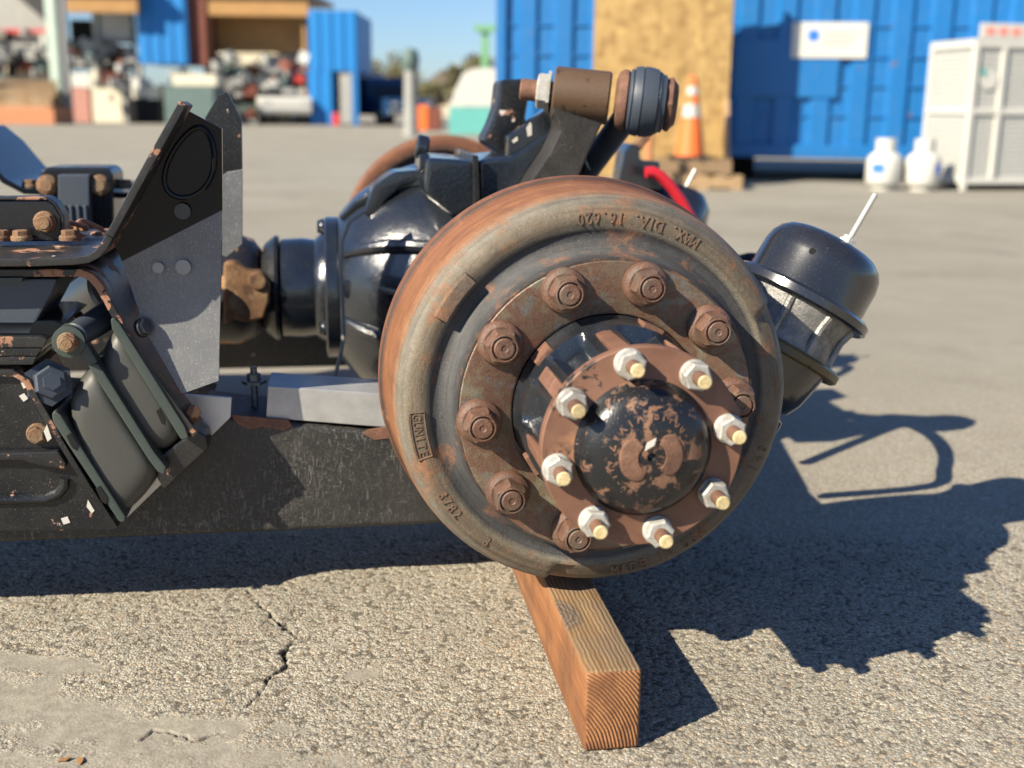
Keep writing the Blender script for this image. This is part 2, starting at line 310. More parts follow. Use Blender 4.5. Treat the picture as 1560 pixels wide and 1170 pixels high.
# background materials
M['blue'] = paint('blue_container_paint', (.003, .125, .36), .45, dust=.4, dustcol=(.14, .20, .28), chip=.22, csc=5, chipcol=(.16, .07, .035))
M['bluefar'] = paint('blue_panel_paint', (.004, .165, .46), .5, dust=.1, dustcol=(.2, .26, .33))
M['white'] = plain('white_paint', (.55, .54, .49), .5, 0, .12)
M['whitemesh'] = plain('pale_mesh', (.46, .46, .43), .6, 0, .1)
M['palered'] = plain('faded_red', (.42, .20, .16), .7)
M['paleorange'] = plain('faded_orange', (.50, .20, .09), .7)
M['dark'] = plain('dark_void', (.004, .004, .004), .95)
M['orange'] = plain('orange_plastic', (.75, .16, .03), .5, 0, .15)
M['reflect'] = plain('white_band', (.48, .46, .42), .4, 0, .1)
M['pallet'] = plain('pallet_wood', (.42, .28, .15), .85, 0, .4, 12)
M['palletdark'] = plain('old_pallet_wood', (.24, .16, .09), .85, 0, .4, 12)
M['tan'] = plain('tan_plywood', (.40, .22, .08), .8, 0, .35, 2)
M['redbrown'] = plain('red_brown_steel', (.18, .05, .03), .7, 0, .3, 2)
M['palegreen'] = plain('pale_green_steel', (.45, .55, .46), .6, 0, .2, 3)
M['grey'] = plain('grey_panel', (.33, .33, .31), .7, 0, .3, 3)
M['greengrey'] = plain('grey_green_bin', (.10, .15, .14), .6, 0, .3, 3)
M['cream'] = plain('cream_panel', (.62, .57, .44), .7, 0, .2, 3)
M['tealbg'] = plain('teal_plastic', (.12, .40, .36), .5, 0, .15, 3)
M['green'] = plain('green_steel', (.16, .36, .18), .5, 0, .2, 3)
M['concrete'] = plain('concrete', (.30, .30, .28), .85, 0, .3, 4)
M['redbg'] = plain('red_paint', (.55, .04, .04), .5, 0, .2, 3)
M['glass'] = plain('dark_glass', (.02, .025, .03), .08, 0, .1)
M['tyre'] = plain('tyre_rubber', (.02, .02, .02), .8)
M['carblue'] = plain('dark_blue_car_paint', (.02, .06, .14), .25, .2, .1)
M['roof'] = plain('brown_roof', (.16, .13, .10), .9, 0, .3, 2)
M['beige'] = plain('beige_wall', (.55, .47, .36), .8, 0, .2, 1)
M['bark'] = plain('bark', (.10, .075, .05), .9)
M['leaf'] = plain('dry_foliage', (.21, .19, .09), .8, 0, .5, 1.2)
M['leafdry'] = plain('dry_leaf', (.30, .15, .055), .7, 0, .3, 60)
M['labelblue'] = plain('label_blue', (.03, .16, .6), .5, 0, .1)
M['letterred'] = plain('sign_red', (.7, .25, .2), .5, 0, .1)
g = G('osb'); a = g.vor(16, vec=g.map(g.obj, (1, 1, .55), (0, .6, 0)), out='Color'); b = g.vor(22, vec=g.map(g.obj, (.5, 1, 1), (0, -.4, 0)), out='Color'); k = g.xyz(a)[0]; k2 = g.xyz(b)[1]
c = g.mix(.5, g.ramp(k, [(0., (.22, .125, .04)), (1., (.50, .335, .13))]), g.ramp(k2, [(0., (.26, .155, .05)), (1., (.48, .32, .12))])); g.set(Base_Color=c, Roughness=.7); g.bump(k, .08, .001); M['osb'] = g.m

# ------------------------------------------------------------------ ground: one sheet, finely modelled in the foreground
def vnoise(X, Y, wl, seed):
    r = np.random.default_rng(seed); N = 512; T = r.random((N, N)).astype(np.float32)
    x = X / wl; y = Y / wl; xi = np.floor(x).astype(int); yi = np.floor(y).astype(int); fx = x - xi; fy = y - yi
    fx = fx * fx * (3 - 2 * fx); fy = fy * fy * (3 - 2 * fy); a = lambda i, j: T[(xi + i) % N, (yi + j) % N]
    return (a(0, 0) * (1 - fx) + a(1, 0) * fx) * (1 - fy) + (a(0, 1) * (1 - fx) + a(1, 1) * fx) * fy
def segdist(X, Y, P):
    d = np.full(X.shape, 9.0)
    for (x0, y0), (x1, y1) in zip(P, P[1:]):
        dx, dy = x1 - x0, y1 - y0; t = np.clip(((X - x0) * dx + (Y - y0) * dy) / (dx * dx + dy * dy), 0, 1)
        d = np.minimum(d, np.hypot(X - x0 - t * dx, Y - y0 - t * dy))
    return d
def make_ground():
    st = .0021; gx = np.arange(-.86, .98, st); gy = np.arange(.98, 1.82, st)
    ext = np.cumsum(.004 * 1.34 ** np.arange(39)); ext = ext[ext < 900]
    xs = np.concatenate([gx[0] - ext[::-1], gx, gx[-1] + ext]); ys = np.concatenate([gy[0] - ext[::-1], gy, gy[-1] + ext])
    X, Y = np.meshgrid(xs, ys, indexing='ij'); wob = .010 * (vnoise(X, Y, .022, 9) - .5) + .007 * (vnoise(X, Y, .007, 19) - .5)
    n1 = vnoise(X, Y, .0045, 1); n2 = vnoise(X + .003, Y, .0078, 2); n3 = vnoise(X, Y, .028, 3)
    s = .70 * n1 + .30 * n2; h = np.clip((s - .25) / .36, 0, 1); h = h * h * (3 - 2 * h)
    fade = np.clip(np.minimum.reduce([X - gx[0], gx[-1] - X, Y - gy[0], gy[-1] - Y]) / .1, 0, 1)
    # smeared slurry patch at the lower left
    sm = np.full(X.shape, -1.0)
    for px, py, a, b, ang in ((40, 1075, .17, .052, .25), (190, 1110, .17, .032, .0), (300, 1150, .15, .03, .1), (60, 1010, .09, .02, .2), (230, 1165, .14, .03, 0), (20, 1165, .06, .02, 0), (557, 1028, .026, .013, 0), (520, 985, .012, .006, 0), (690, 960, .018, .007, 0)):
        c = gr(px, py); dx = X - c[0]; dy = Y - c[1]; u = dx * math.cos(ang) - dy * math.sin(ang); v = dx * math.sin(ang) + dy * math.cos(ang)
        sm = np.maximum(sm, 1.25 - np.hypot(u / a, v / b))
    sm = np.clip((sm + .75 * (vnoise(X, Y, .03, 5) - .5) + .6 * (vnoise(X, Y, .011, 6) - .5)) * 1.8, 0, 1) * fade
    # crack
    P = [tuple(gr(*q)[:2]) for q in ((372, 900), (385, 913), (413, 933), (433, 950), (450, 970), (437, 993), (430, 1017), (413, 1033), (393, 1057), (377, 1077))]
    d = segdist(X + wob, Y + wob * .7, P); wd = .0002 + .0036 * vnoise(X, Y, .022, 11); cr = np.clip((wd - d) / .0022 + .4, 0, 1)
    P2 = [tuple(gr(*q)[:2]) for q in ((180, 1160), (235, 1110), (300, 1128), (330, 1120))]; d2 = segdist(X + wob, Y + wob, P2); cr = np.maximum(cr, np.clip((.0016 - d2) / .002 + .2, 0, 1) * (vnoise(X, Y, .04, 13) > .45))
    amp = .0014 * fade; Z = amp * (h - 1) * (1 - .9 * sm) + fade * .0016 * (n3 - .5) + fade * .0012 * sm * (vnoise(X, Y, .05, 8) - .3) - .007 * cr * fade
    rel = 1 - (1 - h) * fade * (1 - .9 * sm)
    nx, ny = X.shape; V = np.stack([X, Y, Z], -1).reshape(-1, 3).astype(np.float32)
    i = np.arange((nx - 1) * (ny - 1)); a = (i // (ny - 1)) * ny + i % (ny - 1); Q = np.stack([a, a + ny, a + ny + 1, a + 1], -1).astype(np.int32)
    me = bpy.data.meshes.new('ground'); me.vertices.add(len(V)); me.vertices.foreach_set('co', V.ravel())
    me.loops.add(Q.size); me.loops.foreach_set('vertex_index', Q.ravel()); me.polygons.add(len(Q)); me.polygons.foreach_set('loop_start', np.arange(0, Q.size, 4, dtype=np.int32)); me.update(calc_edges=True)
    for nm, arr in (('relief', rel), ('smear', sm), ('crack', cr * fade)):
        at = me.attributes.new(nm, 'FLOAT', 'POINT'); at.data.foreach_set('value', arr.reshape(-1).astype(np.float32))
    me.materials.append(M['ground']); me.shade_smooth(); o = bpy.data.objects.new('ground', me); COL.objects.link(o); tag(o, kind='structure')
make_ground()

# ------------------------------------------------------------------ cast lettering
_ch = {}
def glyph(c):
    if c not in _ch:
        cu = bpy.data.curves.new('glyph', 'FONT'); cu.body = c; cu.extrude = .09; cu.bevel_depth = .012; cu.align_x = 'CENTER'; cu.resolution_u = 3
        o = bpy.data.objects.new('glyph', cu); me = bpy.data.meshes.new_from_object(o)
        _ch[c] = ([v.co.copy() for v in me.vertices], [tuple(p.vertices) for p in me.polygons])
        bpy.data.objects.remove(o); bpy.data.curves.remove(cu); bpy.data.meshes.remove(me)
    return _ch[c]
def ring_text(mb, txt, r, th0, th1, size, t, outward=False, squeeze=.8, cx=0., cz=ZC, slope=0.):
    n = max(1, len(txt) - 1)
    for i, c in enumerate(txt):
        if c == ' ': continue
        th = rad(th0 + (th1 - th0) * i / n); s = 1 if outward else -1
        up = (s * math.cos(th), s * math.sin(th)); ri = (s * math.sin(th), -s * math.cos(th)); vs, fs = glyph(c); q = []
        for v in vs:
            a, b = v.x * size * squeeze, (v.y - .35) * size
            q.append((cx + r * math.cos(th) + ri[0] * a + up[0] * b, -(t + v.z * size * .5 + slope * b), cz + r * math.sin(th) + ri[1] * a + up[1] * b))
        mb.add(q, fs)
def flat_text(mb, txt, o, right, up, size):
    o = Vector(o); right = Vector(right); up = Vector(up); nrm = right.cross(up); x = 0
    for c in txt:
        if c != ' ':
            vs, fs = glyph(c); mb.add([o + right * (x + v.x * size) + up * (v.y * size) + nrm * (v.z * size * .15) for v in vs], fs)
        x += size * .68

# ------------------------------------------------------------------ shared hardware
def hexbolt(R, h, washer, mats, stud=None, wt=.004):
    """hex nut on a washer, axis along -y, base at the origin"""
    m = MB(); a = (0, -1, 0)
    m.lathe([(0, washer), (wt, washer), (wt * 1.6, washer * .9), (wt * 1.6, 0)], (0, 0, 0), a, 28)
    m.lathe([(wt, R), (h - .1 * R, R), (h, R * .87), (h, 0)], (0, 0, 0), a, 6)
    if stud:
        m.cur = 1; sr, sl = stud; m.lathe([(h - .002, sr), (sl - .0012, sr)], (0, 0, 0), a, 20); m.cur = 2
        m.lathe([(sl - .0012, sr), (sl, sr - .0012), (sl, 0)], (0, 0, 0), a, 20)
    return m.mesh('nut', mats, center=False, smooth=25)[0]
def wheel_nut_mesh():
    m = MB(); a = (0, -1, 0)
    m.lathe([(0, .0250), (.005, .0250), (.008, .0235), (.0105, .0195), (.0105, 0)], (0, 0, 0), a, 36)
    m.lathe([(.009, .0192), (.028, .0192), (.0315, .0172), (.0315, .0138), (.028, .0128)], (0, 0, 0), a, 6)
    m.lathe([(.0312, .0152), (.0335, .0149), (.034, .0138), (.0305, .0124), (.0305, .0116), (.0335, .0113), (.0345, .0100), (.0347, .004), (.0337, .003), (.0337, 0)], (0, 0, 0), a, 32)
    return m.mesh('wheel_nut', M['nutrust'], center=False, smooth=30)[0]
def face_dir(d):                                           # rotation taking -y to direction d (axle frame)
    return Vector((0, -1, 0)).rotation_difference(Vector(d)).to_matrix().to_4x4()
def put(name, me, p, d, parent, spin=None, s=1.0):
    sp = random.uniform(0, 6.28) if spin is None else spin
    return inst(name, me, ML @ Matrix.Translation(Vector(p)) @ face_dir(d) @ Matrix.Rotation(sp, 4, 'Y') @ Matrix.Scale(s, 4), parent)
NUT = wheel_nut_mesh()
BOLT = hexbolt(.0105, .013, .0135, [M['orangerust']] * 3)
BOLTBLK = hexbolt(.0105, .011, .0125, [M['cast']] * 3)
BIGBOLT = hexbolt(.0125, .012, .0135, [M['orangerust']] * 3, (.0085, .0135))
AXNUT = hexbolt(.0148, .0155, .0152, [M['zinc'], M['studrust'], M['studtip']], (.0072, .036), .003)

# ------------------------------------------------------------------ truck axle
ax = thing('truck_axle', 'truck drive axle with rusty brake drums, black differential and torque rod, resting on timber', 'axle', LW(0, .95, 0))
RU = (.25, .095, .045); RO = (.33, .135, .052); TA = (.165, .130, .088); TL = (.225, .20, .155); CV = (.062, .063, .066); GY = (.105, .106, .107); DK = (.05, .04, .035)
PROF = [(-.095, .150, DK), (-.100, .205, DK), (-.236, .210, DK), (-.238, .226, RU), (-.238, .240, RU), (-.235, .2455, RU), (-.214, .2465, RU), (-.208, .2435, DK), (-.204, .240, RU), (-.185, .2385, RO), (-.15, .2375, RO), (-.122, .2360, RO),
        (-.106, .2335, (.36, .19, .10)), (-.095, .2300, TL), (-.086, .2245, TL), (-.0795, .218, TA), (-.077, .211, TA), (-.077, .203, TA), (-.0785, .1985, TL), (-.082, .1935, CV), (-.0845, .187, CV), (-.082, .1805, CV), (-.073, .1752, GY), (-.060, .1720, GY), (-.048, .1695, CV), (-.036, .1680, DK), (-.036, .150, DK)]
def notch(k, a, t, r):
    th = (math.degrees(a) + 90) % 360
    for s0, ln, dp in ((27, 26, .0075), (257, -34, .0075)):
        d = (s0 - th) if ln > 0 else (th - s0)
        if 0 <= d < abs(ln) and 11 <= k <= 16:
            wgt = (1 - d / abs(ln)) * (1 if k > 11 else .4); return t - dp * wgt, r - .002 * wgt
    return t, r
def drum_mesh(fn):
    m = MB(); m.lathe([(t, r) for t, r, c in PROF], (0, 0, 0), (0, -1, 0), 256, fn); me, _ = m.mesh('brake_drum', M['drum'], center=False, smooth=60)
    at = me.color_attributes.new('tint', 'FLOAT_COLOR', 'POINT'); c = np.repeat(np.array([(*q[2], 1) for q in PROF], np.float32), 256, 0); at.data.foreach_set('color', c.ravel()); return me
DRUM = drum_mesh(notch)
AC = (0, 0, ZC)
drum = inst('brake_drum', DRUM, ML @ Matrix.Translation(AC), ax); drum['label'] = 'rusty brake drum facing out with raised cast lettering'
m = MB(); m.lathe([(-.055, .167), (-.037, .167), (-.035, .165), (-.035, .1105), (-.0365, .108), (-.075, .1075)], AC, (0, -1, 0), 128); m.build('mounting_face', M['disc'], drum)
for k in range(10):
    th = rad(111.4 + 36 * k - 180 * 0); put('wheel_nut', NUT, (.1445 * math.cos(th), .035, ZC + .1445 * math.sin(th)), (0, -1, 0), drum)
def drumtext(name, txt, r, a, b, size, t=-.0768, **k):
    m = MB(); ring_text(m, txt, r, a, b, size, t, **k); o = m.build(name, M['drum'], drum, smooth=30)
    at = o.data.color_attributes.new('tint', 'FLOAT_COLOR', 'POINT'); at.data.foreach_set('color', np.tile(np.array([.20, .125, .08, 1], np.float32), len(o.data.vertices))); return o
drumtext('cast_lettering', 'MAX. DIA. 16.620', .2078, 60.0, 97.5, .0185)
drumtext('cast_lettering', 'GUNITE', .2098, -176.0, -164.2, .0145, squeeze=.78)
drumtext('cast_lettering', '3782', .2098, -149.0, -141.2, .0165)
drumtext('cast_lettering', '3', .2105, -127.6, -127.6, .016)
drumtext('cast_lettering', 'MADE IN USA', .2118, -83.0, -52.0, .0165)
drumtext('cast_lettering', '140', .2110, -25.0, -18.0, .016)
# cartouche round the maker's name
pts = []
for rr, lst in ((.2185, np.linspace(-177.5, -162.6, 12)), (.2008, np.linspace(-162.6, -177.5, 12))):
    for a in lst: pts.append((rr * math.cos(rad(a)), .0770, ZC + rr * math.sin(rad(a))))
m = MB(); m.tube(pts, .0009, 6, True); o = m.build('cartouche', M['drum'], drum); at = o.data.color_attributes.new('tint', 'FLOAT_COLOR', 'POINT'); at.data.foreach_set('color', np.tile(np.array([.22, .14, .09, 1], np.float32), len(o.data.vertices)))
# raised casting pad
m = MB(); vs = []
for t in (-.084, -.0695):
    for rr in (.1985, .2150):
        for a in np.linspace(136, 152, 7): q = rr + (.0015 if t < -.08 else -.0005) * (1 if rr > .2 else -1); vs.append((q * math.cos(rad(a)), -t, ZC + q * math.sin(rad(a))))
fs = []
for i in range(6): fs += [(14 + i, 15 + i, 22 + i, 21 + i), (i, 7 + i, 8 + i, i + 1), (i, i + 1, 15 + i, 14 + i), (7 + i, 21 + i, 22 + i, 8 + i)]
fs += [(0, 14, 21, 7), (6, 13, 27, 20)]; m.add(vs, fs); o = m.build('casting_pad', M['drum'], drum, bevel=.002)
at = o.data.color_attributes.new('tint', 'FLOAT_COLOR', 'POINT'); at.data.foreach_set('color', np.tile(np.array([.19, .14, .10, 1], np.float32), len(o.data.vertices)))

# hub
hub = MB()
def hubfn(k, a, t, r):
    if 5 <= k <= 8:
        w = .5 + .5 * math.cos(8 * (a - rad(11.6))); return t, r - .015 * (1 - max(0, min(1, (w - .28) * 4)))
    return t, r
hub.lathe([(-.2, .09), (-.08, .1065), (-.032, .1065), (-.028, .1035), (.002, .1025), (.006, .099), (.03, .097), (.07, .095), (.088, .093), (.092, .098), (.1015, .099)], AC, (0, -1, 0), 192, hubfn)
hub = hub.build('wheel_hub', M['cast'], ax, smooth=40)
for k in range(8):
    th = 101.6 - 45 * k; Mx = Matrix.Translation(AC) @ Matrix.Rotation(-rad(th), 4, 'Y')
    m = MB(); m.box(.084, .1005, -.1015, -.012, -.0085, .0085, Mx); m.build('hub_boss', M['rust' if k % 2 else 'flange'], hub, bevel=.002)
for a in (139, 67, -5, -77, -149):
    Mx = Matrix.Translation(AC) @ Matrix.Rotation(-rad(a), 4, 'Y'); m = MB(); m.box(.101, .1068, .004, .034, -.012, .012, Mx); m.build('pilot_pad', M['rust'], hub, bevel=.001)
m = MB(); m.lathe([(.1015, 0), (.1015, .100), (.103, .1025), (.1135, .1025), (.115, .101), (.115, .0705), (.1158, .069), (.1158, 0)], AC, (0, -1, 0), 96); m.build('axle_flange', M['flange'], hub, smooth=30)
m = MB(); dome = [(.1156, .0700), (.1175, .0695), (.1195, .0665)] + [(.1195 + .0285 * math.sin(q), .0660 * math.cos(q) ** .85) for q in np.linspace(.12, 1.25, 12)] + [(.1485, .012), (.1485, .0045), (.1450, .003), (.143, 0)]
m.lathe(dome, AC, (0, -1, 0), 72); m.build('hub_cap', M['cap'], hub, smooth=50)
m = MB()
for a0, a1, n in ((-52, 62, 14), (128, 250, 14)):            # two raised C-shaped lands on the cap
    vs = []; fs = []
    for i in range(n + 1):
        a = rad(a0 + (a1 - a0) * i / n); e = 1 - .25 * (abs(i / n - .5) * 2) ** 4
        for r_, t_ in ((.0135, .1440), (.0140 + .001 * (1 - e), .1502), (.0310 * e, .1478), (.0325 * e, .1440)): vs.append((r_ * math.cos(a), -t_, ZC + r_ * math.sin(a)))
    for i in range(n):
        for j in range(4): fs.append((4 * i + j, 4 * i + (j + 1) % 4, 4 * i + 4 + (j + 1) % 4, 4 * i + 4 + j))
    fs += [(0, 1, 2, 3), (4 * n + 3, 4 * n + 2, 4 * n + 1, 4 * n)]; m.add(vs, fs)
m.build('cap_land', M['studrust'], hub, bevel=.0008)
m = MB(); ring_text(m, 'ZVXTA', .0410, 166, 108, .0125, .1425, True, slope=-.55); ring_text(m, 'B1100-9', .0410, 84, 18, .0115, .1425, True, slope=-.55); ring_text(m, '60-119', .0420, 242, 188, .0115, .1420, True, slope=-.55); m.build('cap_lettering', M['studrust'], hub)
m = MB(); m.prism([(-.008, ZC + .008), (.001, ZC + .013), (.0025, ZC + .020), (-.006, ZC + .0155)], -.1513, -.1500); m.build('paint_chip', M['whitecap'], hub)
for k in range(8):
    th = rad(101.6 - 45 * k); put('stud_nut', AXNUT, (.0880 * math.cos(th), -.1150, ZC + .0880 * math.sin(th)), (0, -1, 0), hub)

def traced(name, pts, y0, y1, mat, parent, bevel=.006, **k):
    m = MB(); m.prism(poly(pts, y0), y0, y1); return m.build(name, mat, parent, bevel=bevel, **k)
# far drum, axle tube, differential
fd = inst('brake_drum', DRUM, ML @ Matrix.Translation((-.022, 1.93, ZC + .012)) @ Matrix.Rotation(math.pi, 4, 'Z'), ax); fd['label'] = 'rusty brake drum at the far end, open side showing'
m = MB(); m.lathe([(0, .05), (0, .207), (.006, .207), (.006, .05)], (-.022, 1.76, ZC + .012), (0, -1, 0), 48); m.build('dust_shield', M['blackchip'], ax)
m = MB(); m.cyl((0, .06, ZC), (0, .42, ZC), .062, .075); m.cyl((0, .42, ZC), (0, .72, ZC), .078, .125, 32); m.build('axle_tube', M['cast'], ax)
m = MB(); m.cyl((0, 1.18, ZC), (0, 1.5, ZC), .125, .078, 32); m.cyl((-.01, 1.5, ZC), (-.02, 1.80, ZC + .01), .075, .062); m.build('axle_tube', M['cast'], ax)
BW = [(-.300, .112), (-.292, .122), (-.280, .140), (-.252, .170), (-.215, .196), (-.17, .217), (-.12, .232), (-.05, .243), (.04, .243), (.12, .225), (.19, .18), (.23, .11), (.24, 0)]
DC = (0.0, .95, ZC)
m = MB(); m.lathe([(-.300, 0)] + BW, DC, (1, 0, 0), 72); diff = m.build('differential_housing', M['cast'], ax, smooth=60)
for ph in (22, 58, 104):
    pth = [(t, .95 - math.sin(rad(ph + 45 * (t + .29))) * (r + .002), ZC + math.cos(rad(ph + 45 * (t + .29))) * (r + .002)) for t, r in BW[2:9]]
    m = MB(); m.tube(pth, .011, 10, rs=[.006, .010, .012, .013, .012, .010, .006]); m.build('casting_rib', M['cast'], diff)
m = MB(); m.lathe([(-.312, 0), (-.312, .126), (-.309, .129), (-.290, .129), (-.288, .126), (-.288, 0)], DC, (1, 0, 0), 56); m.build('carrier_flange', M['cast'], diff)
m = MB(); m.lathe([(-.392, 0), (-.392, .082), (-.389, .089), (-.352, .091), (-.330, .088), (-.322, .096), (-.311, .10), (-.311, 0)], DC, (1, 0, 0), 48); m.build('pinion_cage', M['cast'], diff, smooth=40)
for k in (0, 3, 6):
    th = rad(-14 + 45 * k); put('carrier_bolt', BOLTBLK, (-.312, .95 - .112 * math.sin(th), ZC + .112 * math.cos(th)), (-1, 0, 0), diff, s=1.15)
m = MB(); m.lathe([(-.424, 0), (-.424, .072), (-.418, .082), (-.400, .096), (-.394, .094), (-.393, .088), (-.393, 0)], DC, (1, 0, 0), 48); m.build('slinger', M['blackchip'], ax)
yk = MB(); yk.lathe([(-.60, 0), (-.60, .070), (-.58, .088), (-.53, .098), (-.47, .100), (-.440, .090), (-.425, .07), (-.425, 0)], DC, (1, 0, 0), 40)
yk = yk.build('pinion_yoke', M['yoke'], ax, smooth=45)
m = MB(); m.lathe([(0, .030), (.010, .030), (.013, .027), (.013, 0)], (-.515, .832, ZC + .008), (0, -1, 0), 32); m.build('bearing_cap', M['whitecap'], yk)
traced('yoke_ear', [(340, 400), (356, 398), (376, 412), (398, 416), (412, 432), (410, 462), (402, 486), (372, 492), (358, 486), (340, 496)], .846, .90, M['yokeear'], yk, .006, bseg=3)
m = MB(); m.lathe([(0, .004), (0, .016), (.006, .014), (.008, 0)], p3(392, 428, .846), (0, -1, 0), 14); m.build('ear_boss', M['yokeear'], yk)
# housing castings traced beside the tower
traced('mount_pad', [(553, 326), (568, 284), (600, 262), (645, 258), (650, 272), (612, 285), (590, 304), (572, 332)], .83, .93, M['cast'], diff, .005)
traced('lock_housing', [(650, 240), (700, 243), (722, 246), (724, 318), (690, 330), (646, 296)], .70, .94, M['cast'], diff, .008)
traced('clamp_band', [(720, 236), (729, 237), (732, 330), (722, 330)], .69, .97, M['blackchip'], diff, .002)
traced('tower_base', [(729, 243), (776, 238), (850, 190), (870, 300), (760, 330), (731, 330)], .71, .92, M['cast'], diff, .008)
traced('filler_boss', [(520, 428), (560, 425), (572, 440), (560, 458), (525, 456)], .80, .90, M['cast'], diff, .006)
m = MB(); m.cyl((p3(652, 226, .82)), (p3(634, 222, .82)), .02, None, 20, .003); m.build('cover_bolt', M['cast'], diff)
m = MB(); m.cyl((p3(654, 250, .74)), (p3(638, 249, .74)), .016, None, 6, .002); m.build('cover_bolt', M['cast'], diff)
m = MB(); m.tube([p3(*q, .72) for q in ((560, 318), (532, 338), (521, 368), (519, 420), (522, 470), (524, 510), (518, 545), (508, 580))], .0035, 8); m.build('sensor_wire', M['wire'], ax)
m = MB(); m.tube([p3(575, 440, .72), p3(600, 446, .72), p3(660, 446, .72)], .006, 8); m.build('housing_ledge', M['cast'], diff)
# tower and torque rod
tw = traced('torque_rod_tower', [(762, 121), (803, 120), (806, 150), (800, 185), (828, 200), (838, 240), (780, 250), (735, 215), (748, 190), (757, 165)], .84, .93, M['blackchip'], ax, .008)
traced('tower_web', [(774, 208), (833, 166), (852, 190), (850, 285), (775, 300)], .72, .76, M['cast'], tw, .004)
traced('tower_arm', [(843, 150), (928, 152), (929, 160), (920, 184), (897, 232), (882, 268), (870, 310), (790, 310), (812, 270), (838, 232), (853, 200), (850, 186), (842, 172)], .616, .70, M['armpaint'], tw, .012)
for q in (((802, 195), (808, 186), (810, 190), (810, 206), (804, 208)), ((780, 214), (788, 208), (789, 214), (782, 218))):
    m = MB(); m.prism(poly(q, .7192), .7185, .7205); m.build('paint_flake', M['whitecap'], tw)
rod = MB(); e0, e1 = Vector(p3(843, 141, .65)), Vector(p3(929, 150, .63)); rod.cyl(e0, e1, .0405, None, 36, .003)
rod = rod.build('torque_rod', M['brownpaint'], ax)
dr = (e1 - e0).normalized()
m = MB(); m.lathe([(0, 0), (0, .030), (.004, .042), (.010, .046), (.017, .046), (.021, .041), (.021, 0)], e1 + dr * .008, dr, 36); m.build('bushing_sleeve', M['rust'], rod)
m = MB(); m.lathe([(0, 0), (0, .040), (.004, .0475), (.0065, .0490), (.0072, .0470), (.0085, .0470), (.0092, .0510), (.014, .0525), (.0215, .0536), (.0222, .0515), (.0238, .0515), (.0245, .0536), (.036, .0528), (.046, .0505), (.0468, .0475), (.0482, .0475), (.049, .0480), (.052, .0455), (.054, .0440), (.058, .0435), (.060, .04), (.060, 0)], e1 + dr * .026, dr, 40); m.build('rubber_bushing', M['rubberblk'], rod)
m = MB(); m.lathe([(0, 0), (0, .036), (.006, .041), (.011, .041), (.014, .036), (.020, .030), (.020, 0)], e1 + dr * .084, dr, 8); m.build('end_nut', M['rust'], rod)
m = MB(); m.cyl(e0 - dr * .052, e0, .0165, None, 20, .002); m.build('bolt_shank', M['rust'], rod)
m = MB(); m.lathe([(0, 0), (0, .024), (.003, .027), (.016, .027), (.016, .032), (.021, .032), (.021, 0)], e0 - dr * .026, dr, 6); m.build('lock_nut', M['zinc'], rod)
q0 = e1 + dr * .035
m = MB(); m.tube([q0 + Vector((0, .02, -.02)), q0 + Vector((-.02, .10, -.075)), q0 + Vector((-.05, .25, -.17))], .021, 16); m.build('rod_tube', M['rubberblk'], rod)

# near brake chamber
bc0 = Vector(p3(1220, 456, .30)); bd = Vector((.49, .06, .865)).normalized()
def on(s, prof, name, mat, par, seg=56, **k): m = MB(); m.lathe(prof, bc0 + bd * s, bd, seg); return m.build(name, mat, par, **k)
bc = on(0, [(.004, 0), (.004, .086), (.010, .0835), (.052, .0830), (.066, .0800), (.076, .074), (.084, .064), (.0875, .055), (.0885, .045), (.0885, 0)], 'brake_chamber', M['chamber'], ax, smooth=60)
on(0, [(-.008, .082), (-.009, .094), (-.006, .0985), (.004, .0985), (.008, .094), (.0085, .084)], 'clamp_ring', M['chamber'], bc)
on(0, [(-.073, .079), (-.066, .080), (-.050, .0755), (-.030, .0760), (-.012, .0830), (-.006, .0830)], 'flange_case', M['alum'], bc)
for k in range(9):
    a = 2 * math.pi * k / 9 + .3; e1_ = bd.cross(Vector((0, 1, 0))).normalized(); e2_ = bd.cross(e1_); d_ = e1_ * math.cos(a) + e2_ * math.sin(a)
    m = MB(); m.tube([bc0 + bd * s + d_ * r for s, r in ((-.068, .078), (-.05, .077), (-.03, .077), (-.01, .083))], .0055, 8); m.build('case_rib', M['alum'], bc)
on(0, [(-.082, .082), (-.083, .093), (-.080, .097), (-.071, .097), (-.067, .092), (-.066, .082)], 'clamp_ring', M['olive'], bc)
on(0, [(-.192, 0), (-.192, .040), (-.186, .056), (-.172, .062), (-.160, .062), (-.156, .054), (-.150, .054), (-.146, .062), (-.128, .071), (-.105, .076), (-.076, .081), (-.076, 0)], 'service_pot', M['chamber'], bc, smooth=50)
rb = bc0 + bd * .086 + Vector((.012, -.015, 0))
m = MB(); m.cyl(rb - bd * .02, rb + bd * .078, .0038, None, 12, .001); m.build('release_bolt', M['whiterod'], bc)
m = MB(); m.lathe([(0, 0), (0, .0135), (.005, .0135), (.006, .011), (.011, .0095), (.011, 0)], rb + bd * .001, bd, 6); m.build('release_nut', M['zinc'], bc)
vd_ = Vector(p3(1220, 398, .215)) - bc0; vd_ = (vd_ - bd * vd_.dot(bd)).normalized()
m = MB(); m.lathe([(0, 0), (0, .0046), (.0012, .0042), (.0012, 0)], bc0 + bd * .052 + vd_ * .0822, vd_, 16); m.build('vent_hole_shade', M['dark'], bc)  # raised near-black disc, not a recess: the hole's inner shade is in the colour
m = MB(); q = bc0 - bd * .14; m.tube([q, q + Vector((-.05, .02, -.05)), Vector((.03, .34, ZC + .02))], .030, 12); m.build('chamber_bracket', M['cast'], bc)
def shade_src(px, py, h): g_ = gr(px, py) - np.array([1.111, .90, -1.]) * h - ORG; return (float(g_ @ LX), float(g_ @ LY), float(g_[2]))
